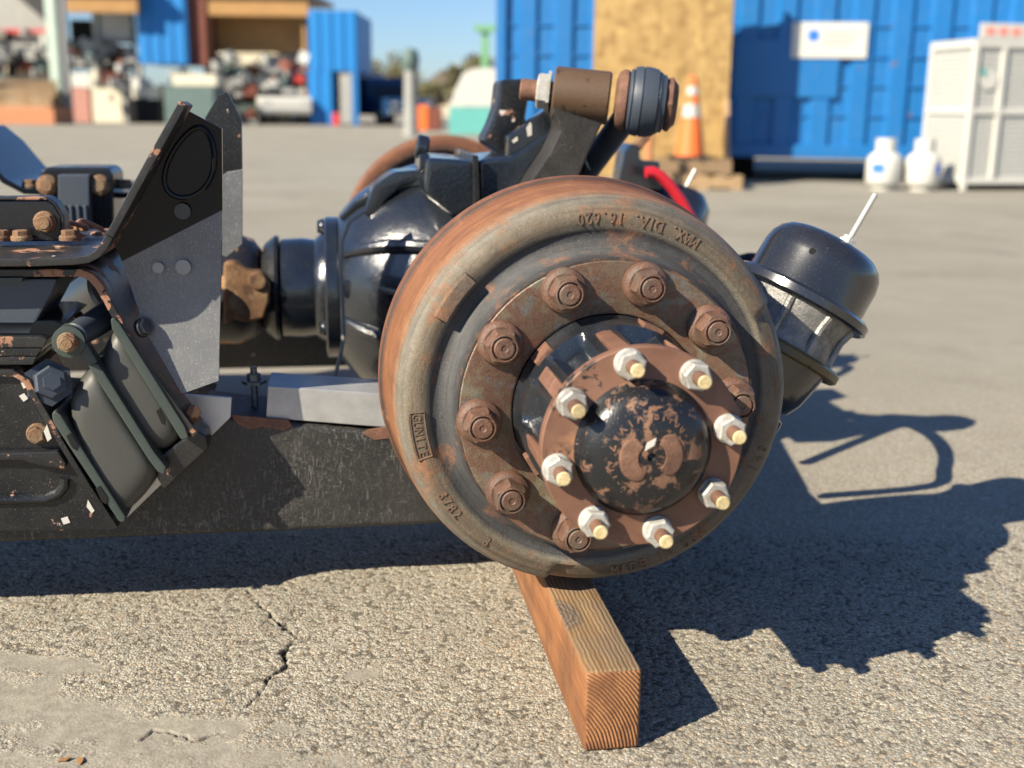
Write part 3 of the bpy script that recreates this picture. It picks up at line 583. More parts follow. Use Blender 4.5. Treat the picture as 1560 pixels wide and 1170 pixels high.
hp = [(.16, .60, .36)] + [shade_src(*q) for q in ((1370, 648, .40), (1400, 653, .40), (1425, 668, .38), (1440, 690, .36), (1438, 715, .36), (1420, 740, .37))] + [(.10, .40, .37)]
m = MB(); hq = []
for a_, b_, c_, d_ in zip([hp[0]] + hp[:-2], hp[:-1], hp[1:], hp[2:] + [hp[-1]]):        # smooth curve through the points
    for t_ in (0, .25, .5, .75):
        A_, B_, C_, D_ = map(Vector, (a_, b_, c_, d_)); hq.append(.5 * (2 * B_ + (C_ - A_) * t_ + (2 * A_ - 5 * B_ + 4 * C_ - D_) * t_ ** 2 + (3 * B_ - A_ - 3 * C_ + D_) * t_ ** 3))
hq.append(Vector(hp[-1])); m.tube(hq, .013, 10); m.build('air_hose', M['tyre'], ax)
# far brake chamber with bracket and red air hose
fb = MB(); fb.lathe([(-.12, 0), (-.12, .05), (-.06, .085), (0, .090), (.004, .098), (.012, .098), (.016, .086), (.06, .083), (.085, .066), (.09, 0)], p3(1018, 345, 1.45), (.3, .25, .85), 40)
fb = fb.build('brake_chamber', M['chamber'], ax, smooth=50)
traced('valve_bracket', [(945, 268), (952, 232), (962, 218), (975, 222), (976, 244), (1006, 246), (1008, 290), (945, 288)], 1.36, 1.44, M['cast'], fb, .006)
m = MB(); m.cyl(p3(968, 226, 1.38), p3(984, 206, 1.38), .012, None, 6); m.build('hose_fitting', M['orangerust'], fb)
m = MB(); m.tube([p3(*q, 1.30) for q in ((984, 263), (994, 262), (1006, 268), (1022, 284), (1038, 306), (1052, 332), (1066, 362), (1080, 395))], .0125, 12); m.build('air_hose', M['red'], fb)
m = MB(); m.tube([p3(*q, 1.45) for q in ((1050, 312), (1066, 304), (1072, 310))], .006, 8); m.build('air_hose', M['red'], fb)
m = MB(); m.cyl(p3(1037, 300, 1.42), p3(1059, 258, 1.42), .0045, None, 10); m.build('release_bolt', M['whiterod'], fb)
m = MB(); m.tube([p3(*q, 1.2) for q in ((880, 240), (895, 250), (905, 262), (912, 290))], .006, 8); m.build('brake_line', M['tyre'], ax)

# ------------------------------------------------------------------ timber under the drum
tb = MB(); TX0, TX1, TY0, TZ = -.0475, .0135, -.1000, ZC - .2470
tb.box(TX0, TX1, TY0, .52, 0, TZ)
me, c = tb.mesh('timber_block', [M['wood'], M['woodend']], bevel=.0045, bseg=3)
for p in me.polygons:
    if abs(p.normal.y) > .9: p.material_index = 1
tim = inst('timber_block', me, ML @ Matrix.Translation(c), None); tag(tim, 'square cedar timber with knot and sawn end grain, under the lettered brake drum', 'timber')
tb = MB(); tb.box(-.06, .03, 1.5, 2.1, 0, ZC + .012 - .2470); tm = tb.build('timber_block', M['wood'], None, bevel=.004); tag(tm, 'cedar timber hidden in shade under the far brake drum', 'timber')

# ------------------------------------------------------------------ walking beam
wb = thing('walking_beam', 'long scratched black walking beam running behind the brake drum', 'beam', LW(-.35, .43, .09))
traced('beam', [(-420, 575), (230, 618), (351, 634), (585, 659), (700, 668), (860, 676), (900, 700), (905, 745), (880, 780), (680, 799), (400, 812), (0, 828), (-420, 834)], .365, .50, M['beam'], wb, .009, bseg=3)
m = MB(); m.box(-.10, .08, .37, .49, .225, ZC - .05); m.build('axle_seat', M['blackchip'], wb, bevel=.006)
traced('steel_box', [(408, 588), (606, 601), (608, 653), (405, 637)], .369, .455, M['steel'], wb, .002)
m = MB(); a0_ = Vector(p3(389, 628, .43)); m.cyl(a0_, a0_ + Vector((0, 0, .066)), .0048, None, 12); m.lathe([(0, 0), (0, .017), (.004, .017), (.004, .0095), (.014, .0095), (.014, 0)], a0_ + Vector((0, 0, .042)), (0, 0, 1), 6); m.build('clamp_stud', M['alum'], wb)
m = MB(); m.prism(poly([(351, 632), (440, 640), (445, 650), (430, 656), (400, 650), (380, 654), (360, 645)], .3635), .3635, .366); m.build('rust_patch', M['rust'], wb)
m = MB(); m.prism(poly([(553, 661), (560, 655), (590, 650), (592, 668), (570, 670)], .3635), .3635, .366); m.build('rust_patch', M['rust'], wb)
traced('wear_plate', [(238, 618), (280, 601), (353, 606), (351, 636), (191, 791), (180, 772)], .352, .358, M['silver'], wb, .001)

# ------------------------------------------------------------------ suspension hanger (bent plates, gussets)
hg = thing('suspension_hanger', 'chipped black hanger of bent plate with tall reflective gusset and rusty bolts', 'hanger', LW(-.6, .4, .32))
def strip(name, pts, y0, y1, th, mat, par, bevel=.0015):
    m = MB(); m.strip(poly(pts, y0), th, y0, y1); return m.build(name, mat, par, bevel=bevel)
up = strip('upper_plate', [(-420, 411), (60, 406), (112, 404), (135, 401), (151, 393), (163, 380), (172, 363)], .258, .60, .0095, M['edge'], hg)
strip('edge_flange', [(172, 363), (182, 345), (232, 253), (284, 160)], .256, .328, .0095, M['edge'], hg)
strip('lower_plate', [(-420, 411), (100, 410), (124, 410), (142, 418), (156, 434), (168, 455), (218, 548), (302, 660)], .288, .55, -.0095, M['edge'], hg)
def gusset(name, P, Q, yP, yQ, mat, th=.008):
    m = MB(); vs = [p3(x, y, d) for (x, y), d in zip(P + Q, yP + yQ)]; nP = len(P)
    n = len(vs); back = [(a, b + th, c) for a, b, c in vs]
    # P outline then Q outline share the fold edge (first and last of P = last and first of Q)
    ip = list(range(nP)); iq = [nP - 1] + list(range(nP, n)) + [0]
    fs = [tuple(ip), tuple(iq)] + [tuple(i + n for i in ip[::-1]), tuple(i + n for i in iq[::-1])]
    lp = list(range(n)); fs += [(lp[i], lp[(i + 1) % n], n + lp[(i + 1) % n], n + lp[i]) for i in range(n)]
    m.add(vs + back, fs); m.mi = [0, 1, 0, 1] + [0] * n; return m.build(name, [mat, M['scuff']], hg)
gs = gusset('gusset', [(186, 398), (176, 376), (188, 345), (278, 164), (338, 196), (339, 320)], [(333, 580), (277, 600), (222, 505)], [.330, .326, .324, .324, .324, .332], [.308, .308, .322], M['gusset'])
cx, cz = pl(291, 248, .322); Rr = []
for a in np.linspace(0, 2 * math.pi, 28, endpoint=False): Rr.append((cx + .028 * math.cos(a) * (1 - .25 * math.sin(a)) + .012 * math.sin(a), .322, cz + .043 * math.sin(a)))
m = MB(); m.tube(Rr, .0035, 8, True); m.build('hole_rim', M['gusset'], gs)
m = MB(); m.prism([(x * .97 + cx * .03, z * .97 + cz * .03) for x, y, z in Rr], .3222, .3236); m.build('hole_cover', M['gusset'], gs)
for (x, y, r, yy) in ((279, 407, .0095, .3215), (278, 322, .010, .3215), (241, 408, .007, .3215)):
    a = Vector(p3(x, y, yy)); m = MB(); m.cyl(a, a + Vector((0, -.0008, 0)), r, None, 20); m.cyl(a, a + Vector((0, .012, 0)), r * .5, None, 12); m.build('plug_disc', M['grey'] if x != 278 else M['rubber'], gs)
traced('gusset', [(312, 180), (332, 146), (346, 140), (368, 182), (369, 258), (345, 262), (300, 330)], .60, .61, M['blackchip'], hg, .001)
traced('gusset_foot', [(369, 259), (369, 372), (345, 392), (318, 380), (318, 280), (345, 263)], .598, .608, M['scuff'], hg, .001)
traced('angle_bracket', [(-420, 306), (72, 305), (82, 312), (93, 331), (93, 368), (-420, 370)], .40, .412, M['black'], hg, .003)
strip('bracket_lip', [(-420, 306), (72, 305), (82, 312), (93, 331), (94, 366)], .398, .43, .004, M['edge'], hg)
put('hanger_bolt', BIGBOLT, p3(69, 338, .40), (0, -1, 0), hg, s=1.05)
zt = pl(80, 396, .258)[1] + .0095
for px in (2, 33, 107):
    x_ = pl(px, 366, .385)[0]; put('plate_bolt', BOLT, (x_, .385, zt), (0, 0, 1), hg, s=1.0)
traced('bump_pad', [(-420, 424), (88, 424), (80, 445), (56, 490), (48, 512), (-420, 512)], .30, .42, M['rubberblk'], hg, .004)
traced('pad_shim', [(-420, 423), (34, 423), (34, 430), (-420, 430)], .285, .31, M['teal'], hg, .001)
put('lower_bolt', BOLT, p3(288, 632, .31), (.6, -.6, .5), hg)
put('lower_bolt', BOLTBLK, p3(215, 500, .31), (.8, -.5, .3), hg)
# leaf pack below the pad
lp = thing('leaf_plates', 'stack of worn flat steel plates clamped under the hanger', 'plates', LW(-.68, .35, .38))
traced('plate', [(-420, 512), (60, 513), (72, 517), (66, 530), (-420, 531)], .290, .45, M['edge'], lp, .0015)
traced('plate', [(-420, 532), (64, 531), (56, 543), (-420, 544)], .288, .45, M['blackchip'], lp, .0015)
traced('plate', [(-420, 545), (56, 544), (50, 556), (-420, 558)], .286, .45, M['edge'], lp, .0015)
traced('clamp_plate', [(-420, 488), (80, 489), (97, 494), (74, 516), (-420, 511)], .30, .45, M['gusset'], lp, .002)

# ------------------------------------------------------------------ rubber bolster spring
rs = thing('rubber_spring', 'grey rubber bolster spring leaning between two steel plates, pivot eye at its top', 'spring', LW(-.57, .33, .15))
def block(name, pts, y0, y1, mat, par, bulge=.012):
    P = [Vector(q) for q in poly(pts, y0)]; n = len(P); c = sum(P, Vector((0, 0))) / n; m = MB(); vs = []; fs = []
    prof = [(y0 + .012, .80), (y0 + .002, .88), (y0, .94)]; L = [(y0 - .006, .55), (y0 - .004, .72), (y0, .86), (y0 + .008, .95), (y0 + .022, 1.0), (y1 - .02, 1.0), (y1, .9)]
    for y, s in L: vs += [(c.x + (p.x - c.x) * s, y, c.y + (p.y - c.y) * s) for p in P]
    for k in range(len(L) - 1):
        for i in range(n): j = (i + 1) % n; fs.append((k * n + i, k * n + j, k * n + n + j, k * n + n + i))
    fs += [tuple(range(n)), tuple(range((len(L) - 1) * n, len(L) * n))]; m.add(vs, fs); me, c_ = m.mesh(name, mat, smooth=70)
    o = inst(name, me, ML @ Matrix.Translation(c_), par); s_ = o.modifiers.new('s', 'SUBSURF'); s_.levels = 1; s_.render_levels = 2; return o
block('rubber_block', [(100, 606), (112, 588), (132, 562), (146, 560), (160, 580), (205, 655), (240, 708), (243, 728), (228, 750), (198, 786), (178, 784), (155, 768), (132, 720), (104, 650)], .294, .42, M['rubber'], rs)
block('rubber_block', [(150, 548), (156, 526), (172, 500), (188, 506), (216, 550), (258, 616), (280, 655), (272, 680), (250, 694), (230, 690), (204, 652), (168, 596), (152, 570)], .298, .42, M['rubber'], rs)
traced('spring_seat', [(244, 694), (298, 656), (314, 664), (318, 684), (300, 700), (250, 748), (238, 728)], .300, .35, M['blackchip'], rs, .004)
ep = traced('end_plate', [(78, 631), (83, 625), (92, 631), (101, 646), (192, 788), (190, 797), (181, 796), (80, 644)], .282, .44, M['teal'], rs, .003)
for q in (((101, 664), (107, 660), (118, 676), (116, 686), (110, 682)), ((146, 744), (152, 740), (164, 758), (162, 768), (155, 764))):
    m = MB(); m.prism(poly(q, .2815), .2808, .2840); m.build('slot', M['dark'], ep)
ep = traced('end_plate', [(168, 486), (174, 484), (182, 492), (282, 650), (288, 668), (276, 671), (170, 502)], .284, .44, M['teal'], rs, .003)
for q in (((238, 626), (244, 622), (252, 640), (252, 648), (246, 645)),):
    m = MB(); m.prism(poly(q, .2835), .2828, .2860); m.build('slot', M['dark'], ep)
mp = traced('middle_plate', [(133, 556), (148, 553), (158, 566), (236, 690), (254, 712), (250, 724), (240, 720), (225, 700), (140, 568)], .280, .43, M['teal'], rs, .003)
e = Vector(p3(106, 519, .280)); m = MB(); m.lathe([(0, 0), (0, .0175), (.003, .0195), (.026, .0195), (.028, 0)], e + Vector((0, .018, 0)), (0, -1, 0), 32); m.build('pivot_eye', M['teal'], rs)
traced('eye_neck', [(112, 502), (124, 508), (136, 530), (150, 553), (134, 559), (118, 538), (108, 536)], .277, .300, M['teal'], rs, .004)
put('pivot_bolt', BIGBOLT, e + Vector((0, -.009, 0)), (0, -1, 0), rs, s=.92)
m = MB(); m.cyl(e + Vector((.004, .005, .004)), e + Vector((.062, .17, .03)), .0165, .020, 20, .003); m.build('pivot_pin', M['rubberblk'], rs)

# ------------------------------------------------------------------ saddle casting at the lower left
sa = thing('suspension_saddle', 'black cast saddle with slotted rib and paint flakes beside the rubber spring', 'saddle', LW(-.68, .34, .13))
traced('saddle_body', [(-420, 572), (22, 571), (36, 580), (58, 622), (176, 809), (-420, 817)], .292, .44, M['blackchip'], sa, .004)
strip('saddle_edge', [(-420, 575), (20, 574), (34, 582), (56, 622), (84, 670)], .283, .44, .0085, M['edge'], sa)
strip('saddle_edge', [(84, 670), (130, 745), (172, 808)], .283, .44, .0075, M['blackchip'], sa)
m = MB(); m.tube([p3(x, y, .2915) for x, y in ((-60, 762), (20, 760), (70, 759), (88, 752), (98, 741), (99, 728))], .0068, 10); m.build('saddle_rib', M['blackchip'], sa)
traced('saddle_ledge', [(-60, 690), (40, 689), (88, 687), (101, 707), (98, 716), (60, 710), (30, 702), (-60, 702)], .280, .296, M['edge'], sa, .003)
put('saddle_bolt', BOLT, p3(58, 660, .292), (0, -1, 0), sa, s=1.0)
for q in (((67, 657), (72, 646), (79, 667), (73, 672)), ((31, 581), (38, 578), (41, 590), (36, 592)), ((29, 603), (37, 599), (43, 607), (36, 612)), ((132, 772), (134, 761), (144, 778), (140, 782)), ((93, 790), (103, 787), (107, 796), (97, 799))):
    m = MB(); m.prism(poly(q, .2825 if q[0][0] in (67,) else .2913), .2805 if q[0][0] in (67,) else .2908, .2925); m.build('paint_flake', M['whitecap'], sa)
m = MB(); a = Vector(p3(74, 583, .30)); m.lathe([(0, 0), (0, .030), (.006, .030), (.006, .021), (.022, .0205), (.024, .018), (.024, .011), (.032, .011), (.032, 0)], a, (.35, -.9, .25), 6); m.build('clamp_nut', M['rubberblk'], sa)
m = MB(); m.cyl(p3(110, 474, .58), p3(175, 438, .50), .034, .040, 32, .004); o = m.build('air_can', M['silver'], None, smooth=40); tag(o, 'shiny silver cylinder half hidden behind the bent hanger plate', 'cylinder')

# ------------------------------------------------------------------ chains
def chain(label, pts, y0, R=.011, L=.013, r=.0035):
    P = [Vector(p3(x, y, d)) for x, y, d in pts]; c = thing('rusty_chain', label, 'chain', ML @ P[0]); n = 0
    for A, B in zip(P, P[1:]):
        d = (B - A); k = max(1, round(d.length / (2 * (L + R) - 4 * r)))
        for i in range(k):
            ctr = A + d * ((i + .5) / k); dn = d.normalized(); s = Vector((.2, .5, .85)); s = (s - dn * s.dot(dn)).normalized(); t = dn.cross(s)
            if n % 2: s, t = t, -s
            n += 1; path = []
            for a in np.linspace(0, 2 * math.pi, 20, endpoint=False):
                path.append(ctr + dn * (R * math.cos(a) + L * (1 if math.cos(a) > 0 else -1)) + t * R * math.sin(a))
            m = MB(); m.tube(path, r, 8, True); m.build('link', M['chain'], c)
chain('rusty chain lying across the flat hanger plate behind the bolt heads', [(92, 338, .47), (125, 348, .5), (150, 358, .52), (175, 366, .55)], .5)
chain('rusty chain hanging beside the shiny silver cylinder', [(58, 478, .44), (85, 474, .45), (112, 484, .46), (125, 492, .48)], .45)

# ------------------------------------------------------------------ far-side hanger and beam
fh = thing('suspension_hanger', 'blocky black bracket with two rusty bolt heads beyond the chain', 'hanger', LW(-.95, 1.0, .3))
traced('hanger_block', [(60, 268), (64, 259), (72, 255), (160, 255), (168, 259), (172, 268), (174, 372), (58, 372)], .95, 1.06, M['black'], fh, .006)
traced('ribbed_pad', [(88, 266), (136, 266), (137, 352), (88, 352)], .925, .96, M['rubberblk'], fh, .003)
for i in range(4): m = MB(); m.prism(poly([(94 + 11 * i, 312), (99 + 11 * i, 312), (101 + 11 * i, 345), (96 + 11 * i, 345)], .922), .920, .93); m.build('pad_rib', M['rubberblk'], fh, bevel=.002)
for px in (73, 153): put('hanger_bolt', BIGBOLT, p3(px, 282, .95), (0, -1, 0), fh, s=1.35)
strip('hanger_plate', [(-420, 190), (-70, 195), (-36, 222), (-12, 250), (8, 272), (36, 287), (195, 294), (206, 285)], .98, 1.30, -.010, M['gusset'], fh)
for px in (46, 190): put('plate_bolt', BOLT, (pl(px, 288, 1.02)[0], 1.02, pl(px, 287, 1.02)[1]), (0, 0, 1), fh, s=1.2)
fbm = MB(); fbm.prism([(-1.3, .09), (-.1, .09), (.1, .14), (.1, .22), (-.1, .23), (-.5, .27), (-1.3, .34)], 1.40, 1.53)
o = fbm.build('walking_beam', M['blackchip'], None, bevel=.008); tag(o, 'dark walking beam in the shade on the far side under the axle', 'beam')
m = MB(); m.box(-.85, -.68, 1.02, 1.46, .30, .46); m.build('hanger_post', M['black'], fh, bevel=.01)

# ================================================================== background
def wbox(name, x0, y0, x1, y1, Y, dep, mat, parent=None, bevel=.01, ground=False, z0=None):
    """box whose front face covers the photograph's rectangle on the plane y=Y"""
    a = pw(x0, (y0 + y1) / 2, Y)[0]; b = pw(x1, (y0 + y1) / 2, Y)[0]; xm = (x0 + x1) / 2; zt = pw(xm, y0, Y)[1]; zb = 0 if ground else pw(xm, y1, Y)[1]
    if z0 is not None: zb = z0
    m = MB(); m.box(a, b, Y, Y + dep, zb, zt); return m.build(name, mat, parent, M=MI, bevel=bevel)
def one(o, label, cat, group=None): return tag(o, label, cat, group)

# --- blue shipping container behind the axle
CO = Vector((-.20, 11.75, 0)); MC = Matrix.Translation(CO) @ Matrix.Rotation(rad(-7), 4, 'Z'); CL = 7.2; CZ0, CZ1 = .23, 2.85
cn = thing('shipping_container', 'big blue corrugated shipping container on blocks behind the upright wood panel', 'container', MC @ Vector((CL / 2, 1.2, 0)))
m = MB(); pts = []; pitch = .355; x = .1
while x < CL - .12:
    pts += [(x, .04), (x + .10, .04), (x + .135, 0.), (x + .29, 0.), (x + .325, .04)]; x += pitch
vs = [(a, b, CZ0 + .12) for a, b in pts] + [(a, b, CZ1 - .1) for a, b in pts]; n = len(pts); m.add(vs, [(i, i + 1, n + i + 1, n + i) for i in range(n - 1)]); m.build('corrugated_wall', M['blue'], cn, M=MC, smooth=20)
m = MB(); m.box(0, .1, -.02, .12, CZ0, CZ1); m.build('corner_post', M['blue'], cn, M=MC, bevel=.008)
m = MB(); m.box(CL - .1, CL, -.02, .12, CZ0, CZ1); m.build('corner_post', M['blue'], cn, M=MC, bevel=.008)
m = MB(); m.box(.1, CL - .1, -.025, .1, CZ0, CZ0 + .125); m.build('bottom_rail', M['blue'], cn, M=MC, bevel=.01)
m = MB(); m.box(.1, CL - .1, -.02, .1, CZ1 - .11, CZ1); m.build('top_rail', M['blue'], cn, M=MC, bevel=.01)
for z in (.62, .90, 1.17, 1.45, 1.80): m = MB(); m.box(.1, CL - .1, .018, .045, z, z + .022); m.build('cross_rib', M['blue'], cn, M=MC, bevel=.003)
m = MB(); m.box(.02, CL - .02, .13, 2.42, CZ0 + .01, CZ1 - .01); m.build('container_body', M['bluefar'], cn, M=MC)
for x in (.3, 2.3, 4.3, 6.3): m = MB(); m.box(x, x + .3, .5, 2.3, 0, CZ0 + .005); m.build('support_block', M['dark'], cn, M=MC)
m = MB(); m.box(2.32, 3.30, -.012, .0, .80, 1.34); m.build('patch_panel', M['blue'], cn, M=MC, bevel=.003)
sg = thing('wall_sign', 'white rectangular sign with small blue mark fixed to the blue container', 'sign', MC @ Vector((2.82, -.02, 1.2)))
m = MB(); m.box(2.84, 3.54, -.028, -.012, 1.165, 1.49); m.build('sign_board', M['white'], sg, M=MC, bevel=.003)
m = MB(); m.lathe([(0, 0), (0, .055), (.003, .055), (.003, .03), (.003, 0)], (3.04, -.028, 1.37), (0, -1, 0), 20); m.build('sign_mark', M['labelblue'], sg, M=MC)
for i in range(3): m = MB(); m.box(3.14, 3.48 - .05 * i, -.0305, -.028, 1.385 - .05 * i, 1.40 - .05 * i); m.build('sign_line', M['grey'], sg, M=MC)

# --- upright OSB panel on feet
OY = 10.75; pn = thing('osb_screen', 'upright strand-board panel standing on timber feet before the blue container', 'screen', (1.5, OY, 0))
xa = pw(902, 150, OY)[0]; xb = pw(1110, 150, OY)[0]
m = MB(); m.box(xa, xb, OY, OY + .018, .06, 2.22); m.build('board', M['osb'], pn, M=MI, bevel=.002)
for x in (xa + .05, xb - .09): m = MB(); m.box(x, x + .038, OY + .018, OY + .107, .045, 2.2); m.build('upright', M['pallet'], pn, M=MI)
for x in (xa + .03, xb - .11): m = MB(); m.box(x, x + .09, OY - .25, OY + .45, 0, .045); m.build('foot', M['pallet'], pn, M=MI, bevel=.003)
m = MB(); m.box(-.02, .02, -.045, .045, 0, .75, Matrix.Translation((xb - .02, OY - .25, .04)) @ Matrix.Rotation(rad(-20), 4, 'X')); m.build('brace', M['pallet'], pn, M=MI)

# --- pallets
def pallet(label, loc, rz, w=1.1, d=1.0, nb=7, mat='pallet', group=None, lean=0.0):
    Mx = Matrix.Translation(loc) @ Matrix.Rotation(rz, 4, 'Z') @ Matrix.Rotation(lean, 4, 'X'); t = thing('wood_pallet', label, 'pallet', loc, group)
    def bb(nm, *a): m = MB(); m.box(*a); m.build(nm, M[mat], t, M=Mx)
    for y in (-d / 2, -.045, d / 2 - .09): bb('stringer', -w / 2, w / 2, y, y + .09, .018, .105)
    for i in range(nb):
        x = -w / 2 + (w - .09) * i / (nb - 1); bb('deck_board', x, x + .09, -d / 2, d / 2, .105, .124)
    for x in (-w / 2, -.05, w / 2 - .1): bb('base_board', x, x + .1, -d / 2, d / 2, 0, .018)
    return t
c0 = gr(1066, 289); pallet('lower pale pallet on the asphalt beside the wood screen', (c0[0], c0[1] + .3, 0), rad(4), .70, .6, 5, 'pallet'); pallet('weathered brown pallet lying on the pale one, under the traffic cone', (c0[0] - .03, c0[1] + .3, .124), rad(-3), .62, .56, 5, 'palletdark')
# --- traffic cones
def cone(label, loc, h=.71, r=.135):
    t = thing('traffic_cone', label, 'cone', loc)
    Mx = Matrix.Translation(loc); m = MB(); m.box(-.18, .18, -.18, .18, 0, .03); m.build('cone_base', M['tyre'], t, M=Mx, bevel=.008)
    def rr(z): return .03 + (r - .03) * (1 - z / h)
    for nm, z0, z1, mt in (('cone_body', .03, .36, 'orange'), ('white_band', .36, .47, 'reflect'), ('cone_middle', .47, .55, 'orange'), ('white_band', .55, .62, 'reflect'), ('cone_tip', .62, h, 'orange')):
        e = .003 if mt == 'reflect' else 0; m = MB(); m.lathe([(z0, 0), (z0, rr(z0) + e), (z1, rr(z1) + e), (z1, 0)], (0, 0, 0), (0, 0, 1), 28); m.build(nm, M[mt], t, M=Mx)
cone('orange traffic cone with two white bands standing on a pallet', (c0[0] - .06, c0[1] + .28, .248))
c1 = gr(986, 291); mk_ = thing('marker_post', 'plain orange marker post standing before the wood screen', 'post', (c1[0], c1[1], 0)); Mx = Matrix.Translation((c1[0], c1[1], 0))
m = MB(); m.lathe([(0, 0), (0, .16), (.03, .155), (.045, .05), (.05, 0)], (0, 0, 0), (0, 0, 1), 20); m.build('post_base', M['tyre'], mk_, M=Mx); m = MB(); m.cyl((0, 0, .04), (0, 0, .52), .034, .03, 20, .006); m.build('post_tube', M['paleorange'], mk_, M=Mx)
# --- propane cylinders
def propane(label, px, py, mark):
    p = gr(px, py); t = thing('propane_cylinder', label, 'cylinder', (p[0], p[1], 0)); Mx = Matrix.Translation((p[0], p[1], 0))
    m = MB(); m.lathe([(.0, 0), (.0, .10), (.03, .10), (.03, .115), (.05, .14), (.075, .153), (.25, .153), (.29, .14), (.325, .10), (.335, .06), (.335, 0)], (0, 0, 0), (0, 0, 1), 36); m.build('tank', M['white'], t, M=Mx, smooth=50)
    m = MB(); m.lathe([(.325, .085), (.445, .088), (.445, .083), (.325, .080)], (0, 0, 0), (0, 0, 1), 28); m.build('collar', M['white'], t, M=Mx)
    m = MB(); m.cyl((0, 0, .335), (0, 0, .40), .022); m.build('valve', M['orangerust'], t, M=Mx)
    m = MB(); vs = [(.1545 * math.sin(a), -.1545 * math.cos(a), z) for z in (.15, .235) for a in np.linspace(mark - .35, mark + .35, 8)]; m.add(vs, [(i, i + 1, 9 + i, 8 + i) for i in range(7)]); m.build('label_patch', M['labelblue'], t, M=Mx)
propane('white propane cylinder with blue label patch turned away from the cage', 1344, 289, -.65)
propane('white propane cylinder with blue label patch, next to the cage', 1403, 290, .75)
# --- gas bottle cage
GY = gr(1470, 291)[1]; cg = thing('gas_cage', 'white steel gas cage with wire mesh sides and a red-marked sign on top', 'cage', (5, GY, 0))
gx0 = pw(1476, 180, GY)[0]; gx1 = gx0 + 1.1; gd = .72; gz1 = pw(1480, 62, GY)[1]
MG = Matrix.Translation((gx0, GY, 0)) @ Matrix.Rotation(rad(12), 4, 'Z')
def cb(nm, *a, mat='white'): m = MB(); m.box(*a); return m.build(nm, M[mat], cg, M=MG, bevel=.003)
for x in (0, 1.06):
    for y in (0, gd - .04): cb('corner_post', x, x + .045, y, y + .045, .0, gz1)
for z in (.06, gz1 * .52, gz1 - .05):
    cb('rail', .045, 1.06, .002, .04, z, z + .05); cb('rail', .002, .04, .045, gd - .04, z, z + .05); cb('rail', .045, 1.06, gd - .038, gd, z, z + .05)
cb('centre_bar', .27, .31, -.004, .036, .11, gz1 - .05); cb('roof_sheet', 0, 1.1, 0, gd, gz1 + .002, gz1 + .02); cb('floor_sheet', .045, 1.06, .045, gd - .05, .10, .115, mat='grey')
for z in np.linspace(.16, gz1 - .08, 26): cb('mesh_wire', .05, 1.055, .018, .022, z, z + .005, mat='whitemesh'); cb('mesh_wire', .018, .022, .05, gd - .045, z, z + .005, mat='whitemesh')
for x in np.linspace(.07, 1.03, 20): cb('mesh_wire', x, x + .005, .022, .026, .11, gz1 - .05, mat='whitemesh')
for y in np.linspace(.07, gd - .07, 14): cb('mesh_wire', .022, .026, y, y + .005, .11, gz1 - .05, mat='whitemesh')
cb('back_sheet', .045, 1.06, gd - .036, gd - .03, .11, gz1 - .05, mat='whitemesh'); cb('side_sheet', 1.062, 1.075, .045, gd - .045, .11, gz1 - .05, mat='whitemesh')
cb('mesh_panel', .05, 1.055, .028, .031, .11, gz1 - .05, mat='whitemesh'); cb('mesh_panel', .028, .031, .05, gd - .045, .11, gz1 - .05, mat='whitemesh')
cb('top_sign', .03, 1.0, .0, .02, gz1 + .021, gz1 + .15)
for i in range(7): cb('sign_bar', .08 + .125 * i, .165 + .125 * i, -.004, .0, gz1 + .05, gz1 + .115, mat='letterred')
m = MB(); m.lathe([(0, 0), (0, .085), (.004, .085), (.004, 0)], (.16, .012, gz1 - .32), (0, -1, 0), 24); m.build('round_notice', M['white'], cg, M=MG)
m = MB(); m.lathe([(0, 0), (0, .03), (.004, .03), (.004, 0)], (.10, .004, gz1 - .26), (0, -1, 0), 16); m.build('notice_mark', M['tealbg'], cg, M=MG)

# --- far yard, left: stacked containers with timber front, sheds and stores
FY = 42.0
def ribbed(name, x0, y0, x1, y1, Y, mat, parent, pitch=.28, z0=None, z1=None):
    a = pw(x0, (y0 + y1) / 2, Y)[0]; b = pw(x1, (y0 + y1) / 2, Y)[0]; xm = (x0 + x1) / 2
    zt = pw(xm, y0, Y)[1] if z1 is None else z1; zb = max(0, pw(xm, y1, Y)[1]) if z0 is None else z0; m = MB(); pts = []; x = a
    while x < b - .01:
        for dx, dy in ((0, .04), (.3, .04), (.42, 0), (.88, 0)): pts.append((min(b, x + dx * pitch), dy))
        x += pitch
    pts.append((b, .04)); n = len(pts); m.add([(p, Y + q, zb) for p, q in pts] + [(p, Y + q, zt) for p, q in pts], [(i, i + 1, n + i + 1, n + i) for i in range(n - 1)]); return m.build(name, mat, parent, M=MI, smooth=20)
sh = thing('container_shelter', 'tan timber-fronted shelter with red-brown end between two blue containers', 'shelter', (-9, FY + 1, 0))
wbox('fascia', 292, -8, 470, 24, FY, .25, M['tan'], sh); wbox('ceiling_panel', 292, 24, 470, 80, FY + 1.6, .1, M['tan'], sh)
wbox('end_wall', 285, -10, 313, 100, FY - .1, 1.6, M['redbrown'], sh); wbox('back_wall', 312, 80, 470, 186, FY + 5, .1, M['cream'], sh, z0=0)
wbox('roof', 288, -16, 472, -8, FY - .2, 5.5, M['beige'], sh)
for px in (318, 462): wbox('post', px, 24, px + 5, 186, FY + .3, .15, M['tan'], sh, z0=0)
uc = thing('shipping_container', 'blue ribbed container end raised high beside the red-brown wall', 'container', (-12, FY, 0))
ribbed('corrugated_wall', 208, -30, 284, 97, FY - .4, M['bluefar'], uc, .42); wbox('container_body', 209, -30, 284, 97, FY - .34, 3.0, M['bluefar'], uc)
for px in (211, 276): wbox('leg', px, 97, px + 6, 186, FY - .2, .2, M['grey'], uc, z0=0)
